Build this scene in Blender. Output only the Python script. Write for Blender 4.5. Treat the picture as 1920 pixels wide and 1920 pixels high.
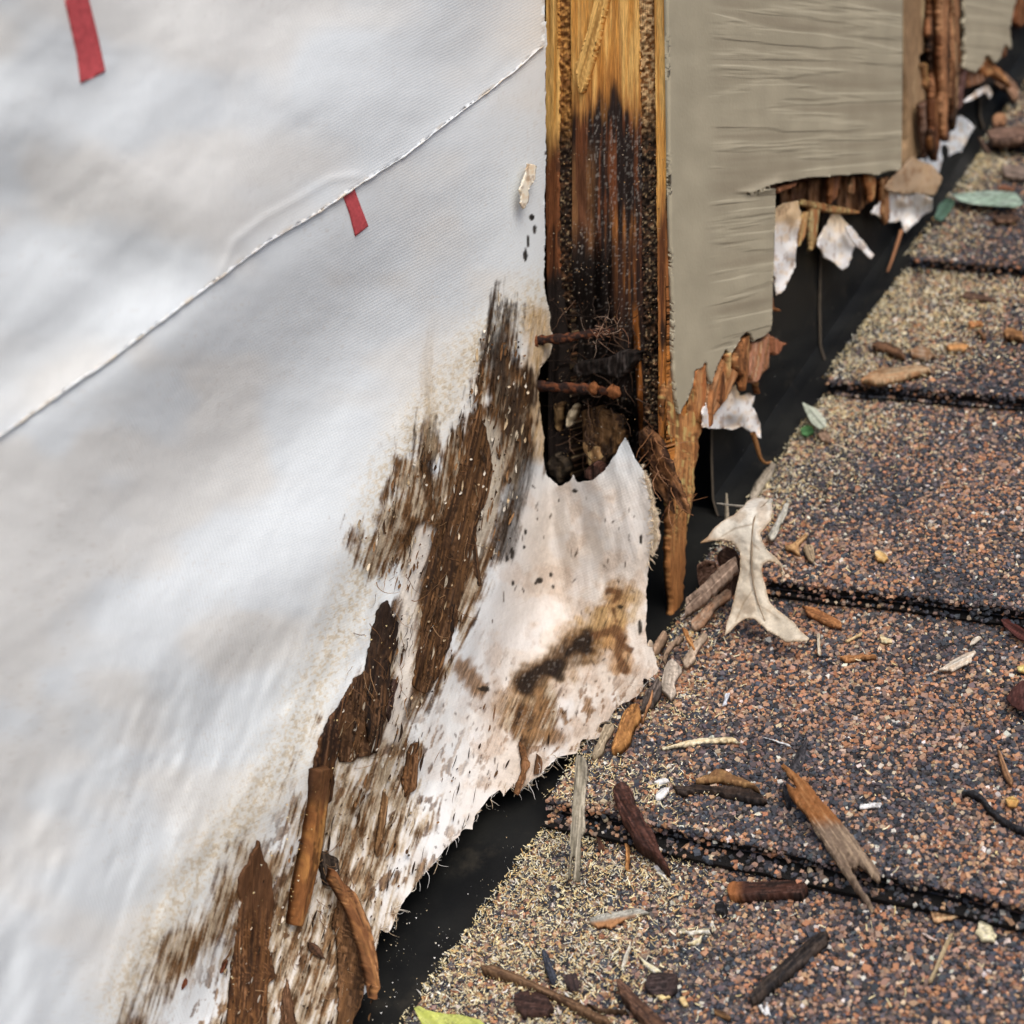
import bpy, math
import numpy as np
from mathutils import Matrix, Vector

S = bpy.context.scene
for o in list(bpy.data.objects):
    bpy.data.objects.remove(o, do_unlink=True)
col = S.collection

# ---------------------------------------------------------------- camera
FPX = 3193.0                                   # focal length in pixels of the 1920 px photograph
YAW, PITCH, ROLL = math.radians(33.88), math.radians(12.90), math.radians(-0.957)
RP = math.radians(26.67)                       # roof pitch, 6 in 12
D = 0.33                                       # camera to wall, metres
cy_, sy_, cp_, sp_ = math.cos(YAW), math.sin(YAW), math.cos(PITCH), math.sin(PITCH)
cF = np.array([-sy_*cp_, cy_*cp_, -sp_])
_R = np.array([cy_, sy_, 0.0]); _U = np.cross(_R, cF)
cR = math.cos(ROLL)*_R + math.sin(ROLL)*_U
cU = -math.sin(ROLL)*_R + math.cos(ROLL)*_U
def ray(px, py):
    px = np.asarray(px, float); py = np.asarray(py, float)
    return cF + ((px-960)/FPX)[..., None]*cR - ((py-960)/FPX)[..., None]*cU
_a = ray(1022.0, 400.0); _A = _a*(D/-_a[0])
CAM = np.array([D, -_A[1], -_A[2]])            # wall plane is X = 0, sawn siding edge at Y = 0
cam_d = bpy.data.cameras.new('camera'); cam = bpy.data.objects.new('camera', cam_d); col.objects.link(cam)
M = Matrix((tuple(cR), tuple(cU), tuple(-cF))).transposed().to_4x4(); M.translation = Vector(CAM)
cam.matrix_world = M
cam_d.sensor_width = 36; cam_d.sensor_fit = 'HORIZONTAL'; cam_d.lens = FPX/1920*36
cam_d.clip_start = 0.01; cam_d.clip_end = 200
cam_d.dof.use_dof = True; cam_d.dof.focus_distance = 0.55; cam_d.dof.aperture_fstop = 13
S.camera = cam

# ---------------------------------------------------------------- sky, sun, exposure
W = bpy.data.worlds.new('World'); S.world = W; W.use_nodes = True
nt = W.node_tree; nt.nodes.clear()
sky = nt.nodes.new('ShaderNodeTexSky'); sky.sky_type = 'NISHITA'; sky.sun_disc = False
SUN_EL, SUN_AZ = math.radians(52), math.radians(128)     # azimuth clockwise from +Y
sky.sun_elevation = SUN_EL; sky.sun_rotation = SUN_AZ; sky.air_density = 1.0; sky.dust_density = 4.0; sky.ozone_density = 1.0
bg = nt.nodes.new('ShaderNodeBackground'); bg.inputs[1].default_value = 0.15
wo = nt.nodes.new('ShaderNodeOutputWorld')
nt.links.new(sky.outputs[0], bg.inputs[0]); nt.links.new(bg.outputs[0], wo.inputs[0])
sl = bpy.data.lights.new('sun', 'SUN'); sl.energy = 1.4; sl.angle = math.radians(35); sl.color = (1.0, 0.965, 0.89)
so = bpy.data.objects.new('sun', sl); col.objects.link(so)
sd_ = Vector((math.sin(SUN_AZ)*math.cos(SUN_EL), math.cos(SUN_AZ)*math.cos(SUN_EL), math.sin(SUN_EL)))
so.rotation_euler = (-sd_).to_track_quat('-Z', 'Y').to_euler(); so.location = sd_*3
S.view_settings.view_transform = 'Standard'; S.view_settings.look = 'None'
S.view_settings.exposure = 0.18; S.view_settings.gamma = 1.0
S.render.engine = 'CYCLES'

# ---------------------------------------------------------------- helpers: planes, noise, meshes
rng = np.random.default_rng(7)
T = 0.0505                                     # thickness of the siding edge
def onX(px, py, x):
    r = ray(px, py); t = (x-CAM[0])/r[..., 0]; return CAM + r*np.asarray(t)[..., None]
def onY(px, py, y=0.0):
    r = ray(px, py); t = (y-CAM[1])/r[..., 1]; return CAM + r*np.asarray(t)[..., None]
RN = np.array([0, -math.sin(RP), math.cos(RP)]); RS = np.array([0, math.cos(RP), math.sin(RP)])
Q0 = onX(np.array(1380.0), np.array(965.0), T); RD = float(RN@Q0)
def onN(px, py, h=0.0):
    r = ray(px, py); t = (RD+h-CAM@RN)/(r@RN); return CAM + r*np.asarray(t)[..., None]
def project(P):
    d = P-CAM; z = d@cF
    return 960+FPX*(d@cR)/z, 960-FPX*(d@cU)/z, z

def _hash(ix, iy, seed):
    h = (ix.astype(np.int64)*374761393 + iy.astype(np.int64)*668265263 + seed*974634777) & 0xFFFFFFFF
    h = ((h ^ (h >> 13))*1274126177) & 0xFFFFFFFF
    h = (h ^ (h >> 16)) & 0xFFFFFF
    return h/float(0xFFFFFF)
def vn(x, y, seed=0):
    x = np.asarray(x, float); y = np.asarray(y, float); x, y = np.broadcast_arrays(x, y)
    ix = np.floor(x); iy = np.floor(y); fx = x-ix; fy = y-iy
    fx = fx*fx*(3-2*fx); fy = fy*fy*(3-2*fy)
    a = _hash(ix, iy, seed); b = _hash(ix+1, iy, seed); c = _hash(ix, iy+1, seed); d = _hash(ix+1, iy+1, seed)
    return (a*(1-fx)+b*fx)*(1-fy)+(c*(1-fx)+d*fx)*fy
def fbm(x, y, o=4, seed=0):
    s = 0; a = 0.5; n = 0
    for i in range(o):
        s = s+a*vn(np.asarray(x)*2**i, np.asarray(y)*2**i, seed+i*17); n += a; a *= .5
    return s/n
def sst(a, b, x):
    t = np.clip((np.asarray(x, float)-a)/(b-a), 0, 1); return t*t*(3-2*t)
def mixc(a, b, m):
    m = np.clip(np.asarray(m), 0, 1)[..., None]; return np.asarray(a)*(1-m)+np.asarray(b)*m
def poly_sd(poly, x, y):
    """signed distance (inside positive) and nearest boundary point"""
    P = np.asarray(poly, float); Qp = np.roll(P, -1, 0)
    x = np.asarray(x, float).ravel(); y = np.asarray(y, float).ravel()
    best = np.full(x.shape, 1e18); nx = np.zeros_like(x); ny = np.zeros_like(x); ins = np.zeros(x.shape, bool)
    for (ax, ay), (bx, by) in zip(P, Qp):
        dx, dy = bx-ax, by-ay; L = dx*dx+dy*dy+1e-12
        t = np.clip(((x-ax)*dx+(y-ay)*dy)/L, 0, 1); qx = ax+t*dx; qy = ay+t*dy
        d = (x-qx)**2+(y-qy)**2; m = d < best
        best = np.where(m, d, best); nx = np.where(m, qx, nx); ny = np.where(m, qy, ny)
        c = ((ay > y) != (by > y)) & (x < (bx-ax)*(y-ay)/((by-ay) if abs(by-ay) > 1e-12 else 1e-12)+ax)
        ins ^= c
    sd = np.sqrt(best); sd = np.where(ins, sd, -sd); return sd, nx, ny
def line_d(pts, x, y):
    P = np.asarray(pts, float); best = np.full(np.shape(x), 1e18)
    for (ax, ay), (bx, by) in zip(P[:-1], P[1:]):
        dx, dy = bx-ax, by-ay; t = np.clip(((x-ax)*dx+(y-ay)*dy)/(dx*dx+dy*dy+1e-12), 0, 1)
        best = np.minimum(best, (x-ax-t*dx)**2+(y-ay-t*dy)**2)
    return np.sqrt(best)
def fray(poly, amp=1.5, step=5.0, seed=1, keep=None):
    """densify an outline and give it an uneven, torn edge"""
    r = np.random.default_rng(seed); P = np.asarray(poly, float); out = []; arc = 0.0
    for i in range(len(P)):
        a, b = P[i], P[(i+1) % len(P)]; L = np.linalg.norm(b-a); n = max(1, int(L/step))
        d = (b-a)/(L+1e-9); nrm = np.array([-d[1], d[0]])
        for k in range(n):
            p = a+(b-a)*k/n
            q = 0 if (keep is not None and keep(p)) else amp
            al = arc+L*k/n
            w = 2.6*(float(fbm(al/16., seed*3.7, 3, 11))-.5)+(r.normal(0, .45) if r.random() < .35 else 0)
            out.append(p+nrm*w*q*1.5*(0.5 if k == 0 else 1))
        arc += L
    return np.array(out)

def mesh_obj(name, V, F, mat, parent=None, C=None, uv=None, smooth=True, props=None, quads=True):
    V = np.asarray(V, np.float32); F = np.asarray(F, np.int32); k = F.shape[1]
    me = bpy.data.meshes.new(name)
    me.vertices.add(len(V)); me.vertices.foreach_set('co', V.ravel())
    me.loops.add(F.size); me.loops.foreach_set('vertex_index', F.ravel())
    me.polygons.add(len(F)); me.polygons.foreach_set('loop_start', np.arange(0, F.size, k, dtype=np.int32))
    me.polygons.foreach_set('use_smooth', np.full(len(F), smooth))
    me.update(calc_edges=True); me.validate()
    if C is not None:
        a = me.attributes.new('col', 'FLOAT_COLOR', 'POINT')
        cc = np.ones((len(V), 4), np.float32); cc[:, :3] = C; a.data.foreach_set('color', cc.ravel())
    if uv is not None:
        a = me.attributes.new('fuv', 'FLOAT_VECTOR', 'POINT')
        cc = np.zeros((len(V), 3), np.float32); cc[:, :uv.shape[1]] = uv; a.data.foreach_set('vector', cc.ravel())
    if mat: me.materials.append(mat)
    o = bpy.data.objects.new(name, me); col.objects.link(o)
    if parent is not None: o.parent = parent
    for kk, vv in (props or {}).items(): o[kk] = vv
    return o
def thing(name, label, cat, loc=(0, 0, 0), group=None):
    o = bpy.data.objects.new(name, None); col.objects.link(o); o.empty_display_size = .01
    o['label'] = label; o['category'] = cat
    if group: o['group'] = group
    return o
def P_(label, cat, group=None):
    d = {'label': label, 'category': cat}
    if group: d['group'] = group
    return d

def loft(O, step):
    """rows of points across an elongated outline (already turned to lie along x); None when it forks too much"""
    t0, t1 = O[:, 0].min(), O[:, 0].max(); nT = max(8, int((t1-t0)/step)+1); ts = t0+(t1-t0)*(.004+.992*np.linspace(0, 1, nT))
    Qp = np.roll(O, -1, 0); lo = np.zeros(nT); hi = np.zeros(nT); bad = 0
    for i, t in enumerate(ts):
        m = (O[:, 0] > t) != (Qp[:, 0] > t)
        v = np.sort(O[m, 1]+(t-O[m, 0])/(Qp[m, 0]-O[m, 0])*(Qp[m, 1]-O[m, 1]))
        if len(v) < 2: return None
        lo[i], hi[i] = v[0], v[-1]
        if len(v) > 2:
            gap = np.max(v[2::2]-v[1:-1:2])
            if gap > .14*(hi[i]-lo[i])+1.0: bad += 1
    if bad > .16*nT: return None
    for a in (lo, hi): a[1:-1] = .25*a[:-2]+.5*a[1:-1]+.25*a[2:]
    w = np.median(hi-lo); nV = max(6, int(w/step)+2); e = np.linspace(0, 1, nV); e = .5-.5*np.cos(math.pi*e)*.35-(.5-e)*.65*1.0
    e = (e-e[0])/(e[-1]-e[0])
    x = np.broadcast_to(ts, (nV, nT)); y = lo[None]+(hi-lo)[None]*e[:, None]
    sd = np.minimum(np.minimum(y-lo[None], hi[None]-y), np.minimum(x-ts[0], ts[-1]-x))
    return x.ravel().copy(), y.ravel().copy(), sd.ravel(), nV, nT
def patch(name, outline, surf, step, thick, mat, color=None, fuv=None, parent=None, props=None, back=None, backcol=None, rnd=0.0, xs_=None, ys_=None):
    """sheet filling an outline: grid clipped to the outline, laid on surf(px,py), given thickness along 'back'"""
    O = np.asarray(outline, float); cen = O.mean(0); rot = np.eye(2); lf_ = None
    if rnd > 0:                              # run the grid along the piece
        rot = np.linalg.svd(O-cen, full_matrices=False)[2]
        if rot[0][1] < 0: rot = -rot
        if np.linalg.det(rot) < 0: rot[1] *= -1
        O = (O-cen)@rot.T
        ext = np.ptp(O, 0)
        if ext[0] > 1.25*ext[1]: lf_ = loft(O, step)
    if lf_ is not None:
        x, y, sdu, ny, nx = lf_; idx = np.arange(nx*ny).reshape(ny, nx)
        q = np.stack([idx[:-1, :-1], idx[:-1, 1:], idx[1:, 1:], idx[1:, :-1]], -1).reshape(-1, 4); n = nx*ny
    else:
        x0, y0 = O.min(0)-step; x1, y1 = O.max(0)+step
        ax_ = np.arange(x0, x1+step, step) if xs_ is None else xs_; ay_ = np.arange(y0, y1+step, step) if ys_ is None else ys_
        nx, ny = len(ax_), len(ay_); gx, gy = np.meshgrid(ax_, ay_)
        x = gx.ravel().copy(); y = gy.ravel().copy()
        st_ = np.maximum(np.gradient(ax_)[None]+0*gy, np.gradient(ay_)[:, None]+0*gx).ravel()
        sd, qx, qy = poly_sd(O, x, y)
        snap = sd < 0.4*st_
        idx = np.arange(nx*ny).reshape(ny, nx)
        q = np.stack([idx[:-1, :-1], idx[:-1, 1:], idx[1:, 1:], idx[1:, :-1]], -1).reshape(-1, 4)
        q = q[(sd[q] > 0.0).sum(1) >= 1]
        q = q[(sd[q] > -1.6*st_[q]).all(1)]
        x[snap] = qx[snap]; y[snap] = qy[snap]
        used = np.unique(q); mp = -np.ones(nx*ny, int); mp[used] = np.arange(len(used)); q = mp[q]
        x = x[used]; y = y[used]; n = len(used); sdu = np.where(snap, 0.0, sd)[used]
    if rnd > 0:
        xy = np.stack([x, y], -1)@rot+cen; x, y = xy[:, 0], xy[:, 1]
    P = surf(x, y)
    if rnd > 0 and thick > 0:
        e_ = 1-np.clip(sdu/rnd, 0, 1)
        P = P+np.asarray([-1.0, 0, 0] if back is None else back, float)*(thick*.7*(1-np.sqrt(np.clip(1-e_*e_, 0, 1))))[:, None]
    C = color(x, y) if color is not None else None
    uvv = fuv(x, y) if fuv is not None else None
    # faces wound to look at the camera: pixel x right, y down -> reverse
    f1 = q[:, ::-1]
    if thick > 0:
        bk = np.array([-1.0, 0, 0]) if back is None else np.asarray(back, float)
        P2 = P+bk*thick; V = np.concatenate([P, P2]); f2 = q+n
        e = np.concatenate([np.stack([f1[:, i], f1[:, (i+1) % 4]], -1) for i in range(4)])
        key = np.sort(e, 1); kk = key[:, 0].astype(np.int64)*(2*n)+key[:, 1]
        u, inv, cnt = np.unique(kk, return_inverse=True, return_counts=True)
        be = e[cnt[inv] == 1]
        f3 = np.stack([be[:, 1], be[:, 0], be[:, 0]+n, be[:, 1]+n], -1)
        Fc = np.concatenate([f1, f2, f3])
        if C is not None:
            C2 = C if backcol is None else np.broadcast_to(backcol, C.shape)
            C = np.concatenate([C, C2])
        if uvv is not None: uvv = np.concatenate([uvv, uvv])
    else:
        V, Fc = P, f1
    return mesh_obj(name, V, Fc, mat, parent, C, uvv, True, props)

def tubes(paths, rads, sides=3):
    """thin fibres: list of (n,3) paths -> verts, quads"""
    V = []; F = []; b = 0
    for p, r in zip(paths, rads):
        p = np.asarray(p); n = len(p); t = np.gradient(p, axis=0); t /= np.linalg.norm(t, axis=1, keepdims=True)+1e-12
        a = np.cross(t, [0.31, 0.17, 0.93]); a /= np.linalg.norm(a, axis=1, keepdims=True)+1e-12; c = np.cross(t, a)
        taper = np.linspace(1, .35, n)[:, None]*r
        for k in range(sides):
            th = 2*math.pi*k/sides; V.append(p+(a*math.cos(th)+c*math.sin(th))*taper)
        for k in range(sides):
            k2 = (k+1) % sides; i = np.arange(n-1)
            F.append(np.stack([b+k*n+i, b+k2*n+i, b+k2*n+i+1, b+k*n+i+1], -1))
        b += n*sides
    return np.concatenate(V), np.concatenate(F)

# ---------------------------------------------------------------- materials
def new_mat(name):
    m = bpy.data.materials.new(name); m.use_nodes = True; n = m.node_tree; n.nodes.clear()
    out = n.nodes.new('ShaderNodeOutputMaterial'); b = n.nodes.new('ShaderNodeBsdfPrincipled')
    n.links.new(b.outputs[0], out.inputs[0]); return m, n, b
def nd(n, t, **k):
    x = n.nodes.new(t)
    for a, v in k.items():
        if a.startswith('i_'): x.inputs[a[2:].replace('_', ' ')].default_value = v
        else: setattr(x, a, v)
    return x
def mat_col(name, rough=.8, spec=.3, scale=(1500, 1500, 1500), amount=.35, bump=.3, bdist=.0004, attr='col', vec='object',
            base=None, sheen=0, sss=0, detail=5):
    """colour attribute (or one base colour) broken up by procedural noise, with fine relief"""
    m, n, b = new_mat(name)
    if vec == 'fuv':
        v = nd(n, 'ShaderNodeAttribute', attribute_name='fuv'); vo = v.outputs['Vector']
    else:
        v = nd(n, 'ShaderNodeTexCoord'); vo = v.outputs['Object']
    mp = nd(n, 'ShaderNodeMapping'); mp.inputs['Scale'].default_value = scale; n.links.new(vo, mp.inputs[0])
    nz = nd(n, 'ShaderNodeTexNoise'); nz.inputs['Scale'].default_value = 1.0; nz.inputs['Detail'].default_value = detail; nz.inputs['Roughness'].default_value = .65
    n.links.new(mp.outputs[0], nz.inputs['Vector'])
    mr = nd(n, 'ShaderNodeMapRange'); mr.inputs[1].default_value = .25; mr.inputs[2].default_value = .75
    mr.inputs[3].default_value = 1-amount; mr.inputs[4].default_value = 1+amount*.8
    n.links.new(nz.outputs[0], mr.inputs[0])
    mx = nd(n, 'ShaderNodeMix', data_type='RGBA', blend_type='MULTIPLY'); mx.inputs[0].default_value = 1
    if base is None:
        at = nd(n, 'ShaderNodeAttribute', attribute_name=attr); n.links.new(at.outputs['Color'], mx.inputs[6])
    else: mx.inputs[6].default_value = (*base, 1)
    n.links.new(mr.outputs[0], mx.inputs[7]); n.links.new(mx.outputs[2], b.inputs['Base Color'])
    b.inputs['Roughness'].default_value = rough; b.inputs['Specular IOR Level'].default_value = spec
    if sss:
        b.inputs['Subsurface Weight'].default_value = sss; b.inputs['Subsurface Radius'].default_value = (.004, .003, .002); b.inputs['Subsurface Scale'].default_value = .3
    if bump:
        bp = nd(n, 'ShaderNodeBump'); bp.inputs['Strength'].default_value = bump; bp.inputs['Distance'].default_value = bdist
        n.links.new(nz.outputs[0], bp.inputs['Height']); n.links.new(bp.outputs[0], b.inputs['Normal'])
    return m
M_wood = mat_col('rotten_wood', .8, .2, (2200, 2200, 150), .6, .8, .0006, vec='fuv')
M_chip = mat_col('chip_wood', .75, .25, (900, 900, 900), .30, .5, .0004)
M_fibre = mat_col('wood_fibre', .85, .15, (900, 900, 900), .3, 0)
M_dust = mat_col('sawdust', .9, .1, (500, 500, 500), .2, 0)
M_gran = mat_col('granule', .72, .35, (2600, 2600, 2600), .25, .3, .0002)
M_paper = mat_col('torn_paper', .85, .15, (900, 900, 900), .10, .35, .0003, sss=.15)
M_leaf = mat_col('dry_leaf', .7, .2, (420, 420, 420), .28, .45, .0005, detail=8)
M_rust = mat_col('rust', .85, .25, (1400, 1400, 1400), .55, .9, .0009)

# house wrap: woven sheet, faint weave relief + specks
def wrap_mat():
    m, n, b = new_mat('house_wrap')
    at = nd(n, 'ShaderNodeAttribute', attribute_name='col'); uv = nd(n, 'ShaderNodeAttribute', attribute_name='fuv')
    tc = nd(n, 'ShaderNodeTexCoord')
    # fine fibrous mottling that follows the grain of the stuck-on wood
    mp = nd(n, 'ShaderNodeMapping'); mp.inputs['Scale'].default_value = (1300, 160, 1); n.links.new(uv.outputs['Vector'], mp.inputs[0])
    nz = nd(n, 'ShaderNodeTexNoise'); nz.inputs['Scale'].default_value = 1; nz.inputs['Detail'].default_value = 6; nz.inputs['Roughness'].default_value = .7
    n.links.new(mp.outputs[0], nz.inputs['Vector'])
    # strength of mottling grows where the cloth is stained (darker colour)
    sp = nd(n, 'ShaderNodeSeparateColor'); n.links.new(at.outputs['Color'], sp.inputs[0])
    st = nd(n, 'ShaderNodeMapRange'); st.inputs[1].default_value = .52; st.inputs[2].default_value = .18; st.inputs[3].default_value = .03; st.inputs[4].default_value = .85
    n.links.new(sp.outputs[2], st.inputs[0])
    mr = nd(n, 'ShaderNodeMapRange'); mr.inputs[1].default_value = .3; mr.inputs[2].default_value = .7; mr.inputs[3].default_value = -1; mr.inputs[4].default_value = .35
    n.links.new(nz.outputs[0], mr.inputs[0])
    ml = nd(n, 'ShaderNodeMath', operation='MULTIPLY_ADD'); n.links.new(mr.outputs[0], ml.inputs[0]); n.links.new(st.outputs[0], ml.inputs[1]); ml.inputs[2].default_value = 1
    mx = nd(n, 'ShaderNodeMix', data_type='RGBA', blend_type='MULTIPLY'); mx.inputs[0].default_value = 1
    n.links.new(at.outputs['Color'], mx.inputs[6]); n.links.new(ml.outputs[0], mx.inputs[7]); n.links.new(mx.outputs[2], b.inputs['Base Color'])
    # weave
    wm = nd(n, 'ShaderNodeMapping'); wm.inputs['Rotation'].default_value = (0, 0, math.radians(30)); wm.inputs['Scale'].default_value = (300, 300, 300)
    n.links.new(uv.outputs['Vector'], wm.inputs[0])
    w1 = nd(n, 'ShaderNodeTexWave', wave_type='BANDS', bands_direction='X'); w1.inputs['Scale'].default_value = 1.0; w1.inputs['Distortion'].default_value = 1.5; w1.inputs['Detail'].default_value = 2
    w2 = nd(n, 'ShaderNodeTexWave', wave_type='BANDS', bands_direction='Y'); w2.inputs['Scale'].default_value = 1.0; w2.inputs['Distortion'].default_value = 1.5; w2.inputs['Detail'].default_value = 2
    n.links.new(wm.outputs[0], w1.inputs[0]); n.links.new(wm.outputs[0], w2.inputs[0])
    ad = nd(n, 'ShaderNodeMath', operation='ADD'); n.links.new(w1.outputs['Fac'], ad.inputs[0]); n.links.new(w2.outputs['Fac'], ad.inputs[1])
    b1 = nd(n, 'ShaderNodeBump'); b1.inputs['Strength'].default_value = .14; b1.inputs['Distance'].default_value = .0003; n.links.new(ad.outputs[0], b1.inputs['Height'])
    b2 = nd(n, 'ShaderNodeBump'); b2.inputs['Distance'].default_value = .0006; n.links.new(nz.outputs[0], b2.inputs['Height']); n.links.new(b1.outputs[0], b2.inputs['Normal'])
    n.links.new(st.outputs[0], b2.inputs['Strength'])
    pz = nd(n, 'ShaderNodeTexNoise'); pz.inputs['Scale'].default_value = 420; pz.inputs['Detail'].default_value = 7; pz.inputs['Roughness'].default_value = .7; n.links.new(tc.outputs['Object'], pz.inputs['Vector'])
    ps = nd(n, 'ShaderNodeMapRange'); ps.inputs[1].default_value = .72; ps.inputs[2].default_value = .45; ps.inputs[3].default_value = .05; ps.inputs[4].default_value = .55; n.links.new(sp.outputs[2], ps.inputs[0])
    b3 = nd(n, 'ShaderNodeBump'); b3.inputs['Distance'].default_value = .0012; n.links.new(pz.outputs[0], b3.inputs['Height']); n.links.new(ps.outputs[0], b3.inputs['Strength']); n.links.new(b2.outputs[0], b3.inputs['Normal']); n.links.new(b3.outputs[0], b.inputs['Normal'])
    # grime caught in the pulp
    pr = nd(n, 'ShaderNodeMapRange'); pr.inputs[1].default_value = .40; pr.inputs[2].default_value = .60; pr.inputs[3].default_value = .72; pr.inputs[4].default_value = 1.0; n.links.new(pz.outputs[0], pr.inputs[0])
    pm = nd(n, 'ShaderNodeMix', data_type='RGBA', blend_type='MULTIPLY'); n.links.new(ps.outputs[0], pm.inputs[0]); n.links.new(mx.outputs[2], pm.inputs[6]); n.links.new(pr.outputs[0], pm.inputs[7]); n.links.new(pm.outputs[2], b.inputs['Base Color'])
    b.inputs['Roughness'].default_value = .72; b.inputs['Specular IOR Level'].default_value = .15
    return m
M_wrap = wrap_mat()

def paint_mat():
    m, n, b = new_mat('siding_paint')
    uv = nd(n, 'ShaderNodeAttribute', attribute_name='fuv')       # x along the wall, y up, z = strength of the embossing
    sx = nd(n, 'ShaderNodeSeparateXYZ'); n.links.new(uv.outputs['Vector'], sx.inputs[0])
    mp = nd(n, 'ShaderNodeMapping'); mp.inputs['Scale'].default_value = (9, 190, 1); n.links.new(uv.outputs['Vector'], mp.inputs[0])
    nz = nd(n, 'ShaderNodeTexNoise', noise_dimensions='2D'); nz.inputs['Scale'].default_value = 1; nz.inputs['Detail'].default_value = 2.5; nz.inputs['Roughness'].default_value = .45; nz.inputs['Distortion'].default_value = .08
    n.links.new(mp.outputs[0], nz.inputs['Vector'])
    n2 = nd(n, 'ShaderNodeTexNoise', noise_dimensions='2D'); n2.inputs['Scale'].default_value = 700; n2.inputs['Detail'].default_value = 3; n.links.new(uv.outputs['Vector'], n2.inputs['Vector'])
    n3 = nd(n, 'ShaderNodeTexNoise', noise_dimensions='2D'); n3.inputs['Scale'].default_value = 60; n3.inputs['Detail'].default_value = 5; n.links.new(uv.outputs['Vector'], n3.inputs['Vector'])
    cr = nd(n, 'ShaderNodeValToRGB'); e = cr.color_ramp.elements
    e[0].position = .3; e[0].color = (.345, .308, .222, 1); e[1].position = .7; e[1].color = (.395, .352, .255, 1)
    n.links.new(n3.outputs[0], cr.inputs[0])
    # darker brown in the low parts of the embossed grain
    dr = nd(n, 'ShaderNodeMapRange'); dr.inputs[1].default_value = .50; dr.inputs[2].default_value = .28; dr.inputs[3].default_value = 0; dr.inputs[4].default_value = .42
    n.links.new(nz.outputs[0], dr.inputs[0]); dm = nd(n, 'ShaderNodeMath', operation='MULTIPLY'); n.links.new(dr.outputs[0], dm.inputs[0]); n.links.new(sx.outputs[2], dm.inputs[1])
    mx = nd(n, 'ShaderNodeMix', data_type='RGBA'); n.links.new(dm.outputs[0], mx.inputs[0]); n.links.new(cr.outputs[0], mx.inputs[6]); mx.inputs[7].default_value = (.20, .16, .11, 1)
    n.links.new(mx.outputs[2], b.inputs['Base Color'])
    rp = nd(n, 'ShaderNodeMapRange', interpolation_type='SMOOTHSTEP'); rp.inputs[1].default_value = .44; rp.inputs[2].default_value = .58; n.links.new(nz.outputs[0], rp.inputs[0])
    bp = nd(n, 'ShaderNodeBump'); bp.inputs['Distance'].default_value = .0005; n.links.new(rp.outputs[0], bp.inputs['Height'])
    bs = nd(n, 'ShaderNodeMath', operation='MULTIPLY'); n.links.new(sx.outputs[2], bs.inputs[0]); bs.inputs[1].default_value = .62; n.links.new(bs.outputs[0], bp.inputs['Strength'])
    bp2 = nd(n, 'ShaderNodeBump'); bp2.inputs['Strength'].default_value = .25; bp2.inputs['Distance'].default_value = .0003; n.links.new(n2.outputs[0], bp2.inputs['Height']); n.links.new(bp.outputs[0], bp2.inputs['Normal'])
    n.links.new(bp2.outputs[0], b.inputs['Normal']); b.inputs['Roughness'].default_value = .55; b.inputs['Specular IOR Level'].default_value = .35
    return m
M_paint = paint_mat()

def flash_mat():
    m, n, b = new_mat('black_flashing')
    tc = nd(n, 'ShaderNodeTexCoord')
    mp = nd(n, 'ShaderNodeMapping'); mp.inputs['Scale'].default_value = (40, 12, 90); n.links.new(tc.outputs['Object'], mp.inputs[0])
    nz = nd(n, 'ShaderNodeTexNoise'); nz.inputs['Scale'].default_value = 1; nz.inputs['Detail'].default_value = 5; n.links.new(mp.outputs[0], nz.inputs['Vector'])
    cr = nd(n, 'ShaderNodeValToRGB'); e = cr.color_ramp.elements; e[0].position = .35; e[0].color = (.006, .0065, .007, 1); e[1].position = .7; e[1].color = (.015, .0155, .0145, 1)
    n.links.new(nz.outputs[0], cr.inputs[0]); n.links.new(cr.outputs[0], b.inputs['Base Color'])
    rr = nd(n, 'ShaderNodeMapRange'); rr.inputs[3].default_value = .38; rr.inputs[4].default_value = .6; n.links.new(nz.outputs[0], rr.inputs[0]); n.links.new(rr.outputs[0], b.inputs['Roughness'])
    b.inputs['Specular IOR Level'].default_value = .3
    d2 = nd(n, 'ShaderNodeTexNoise'); d2.inputs['Scale'].default_value = 55; d2.inputs['Detail'].default_value = 8; d2.inputs['Roughness'].default_value = .7; n.links.new(tc.outputs['Object'], d2.inputs['Vector'])
    dm = nd(n, 'ShaderNodeMapRange'); dm.inputs[1].default_value = .56; dm.inputs[2].default_value = .78; dm.inputs[4].default_value = .5; n.links.new(d2.outputs[0], dm.inputs[0])
    mx = nd(n, 'ShaderNodeMix', data_type='RGBA'); n.links.new(dm.outputs[0], mx.inputs[0]); n.links.new(cr.outputs[0], mx.inputs[6]); mx.inputs[7].default_value = (.07, .06, .045, 1); n.links.new(mx.outputs[2], b.inputs['Base Color'])
    bp = nd(n, 'ShaderNodeBump'); bp.inputs['Strength'].default_value = .15; bp.inputs['Distance'].default_value = .001; n.links.new(d2.outputs[0], bp.inputs['Height']); n.links.new(bp.outputs[0], b.inputs['Normal'])
    return m
M_flash = flash_mat()

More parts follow.
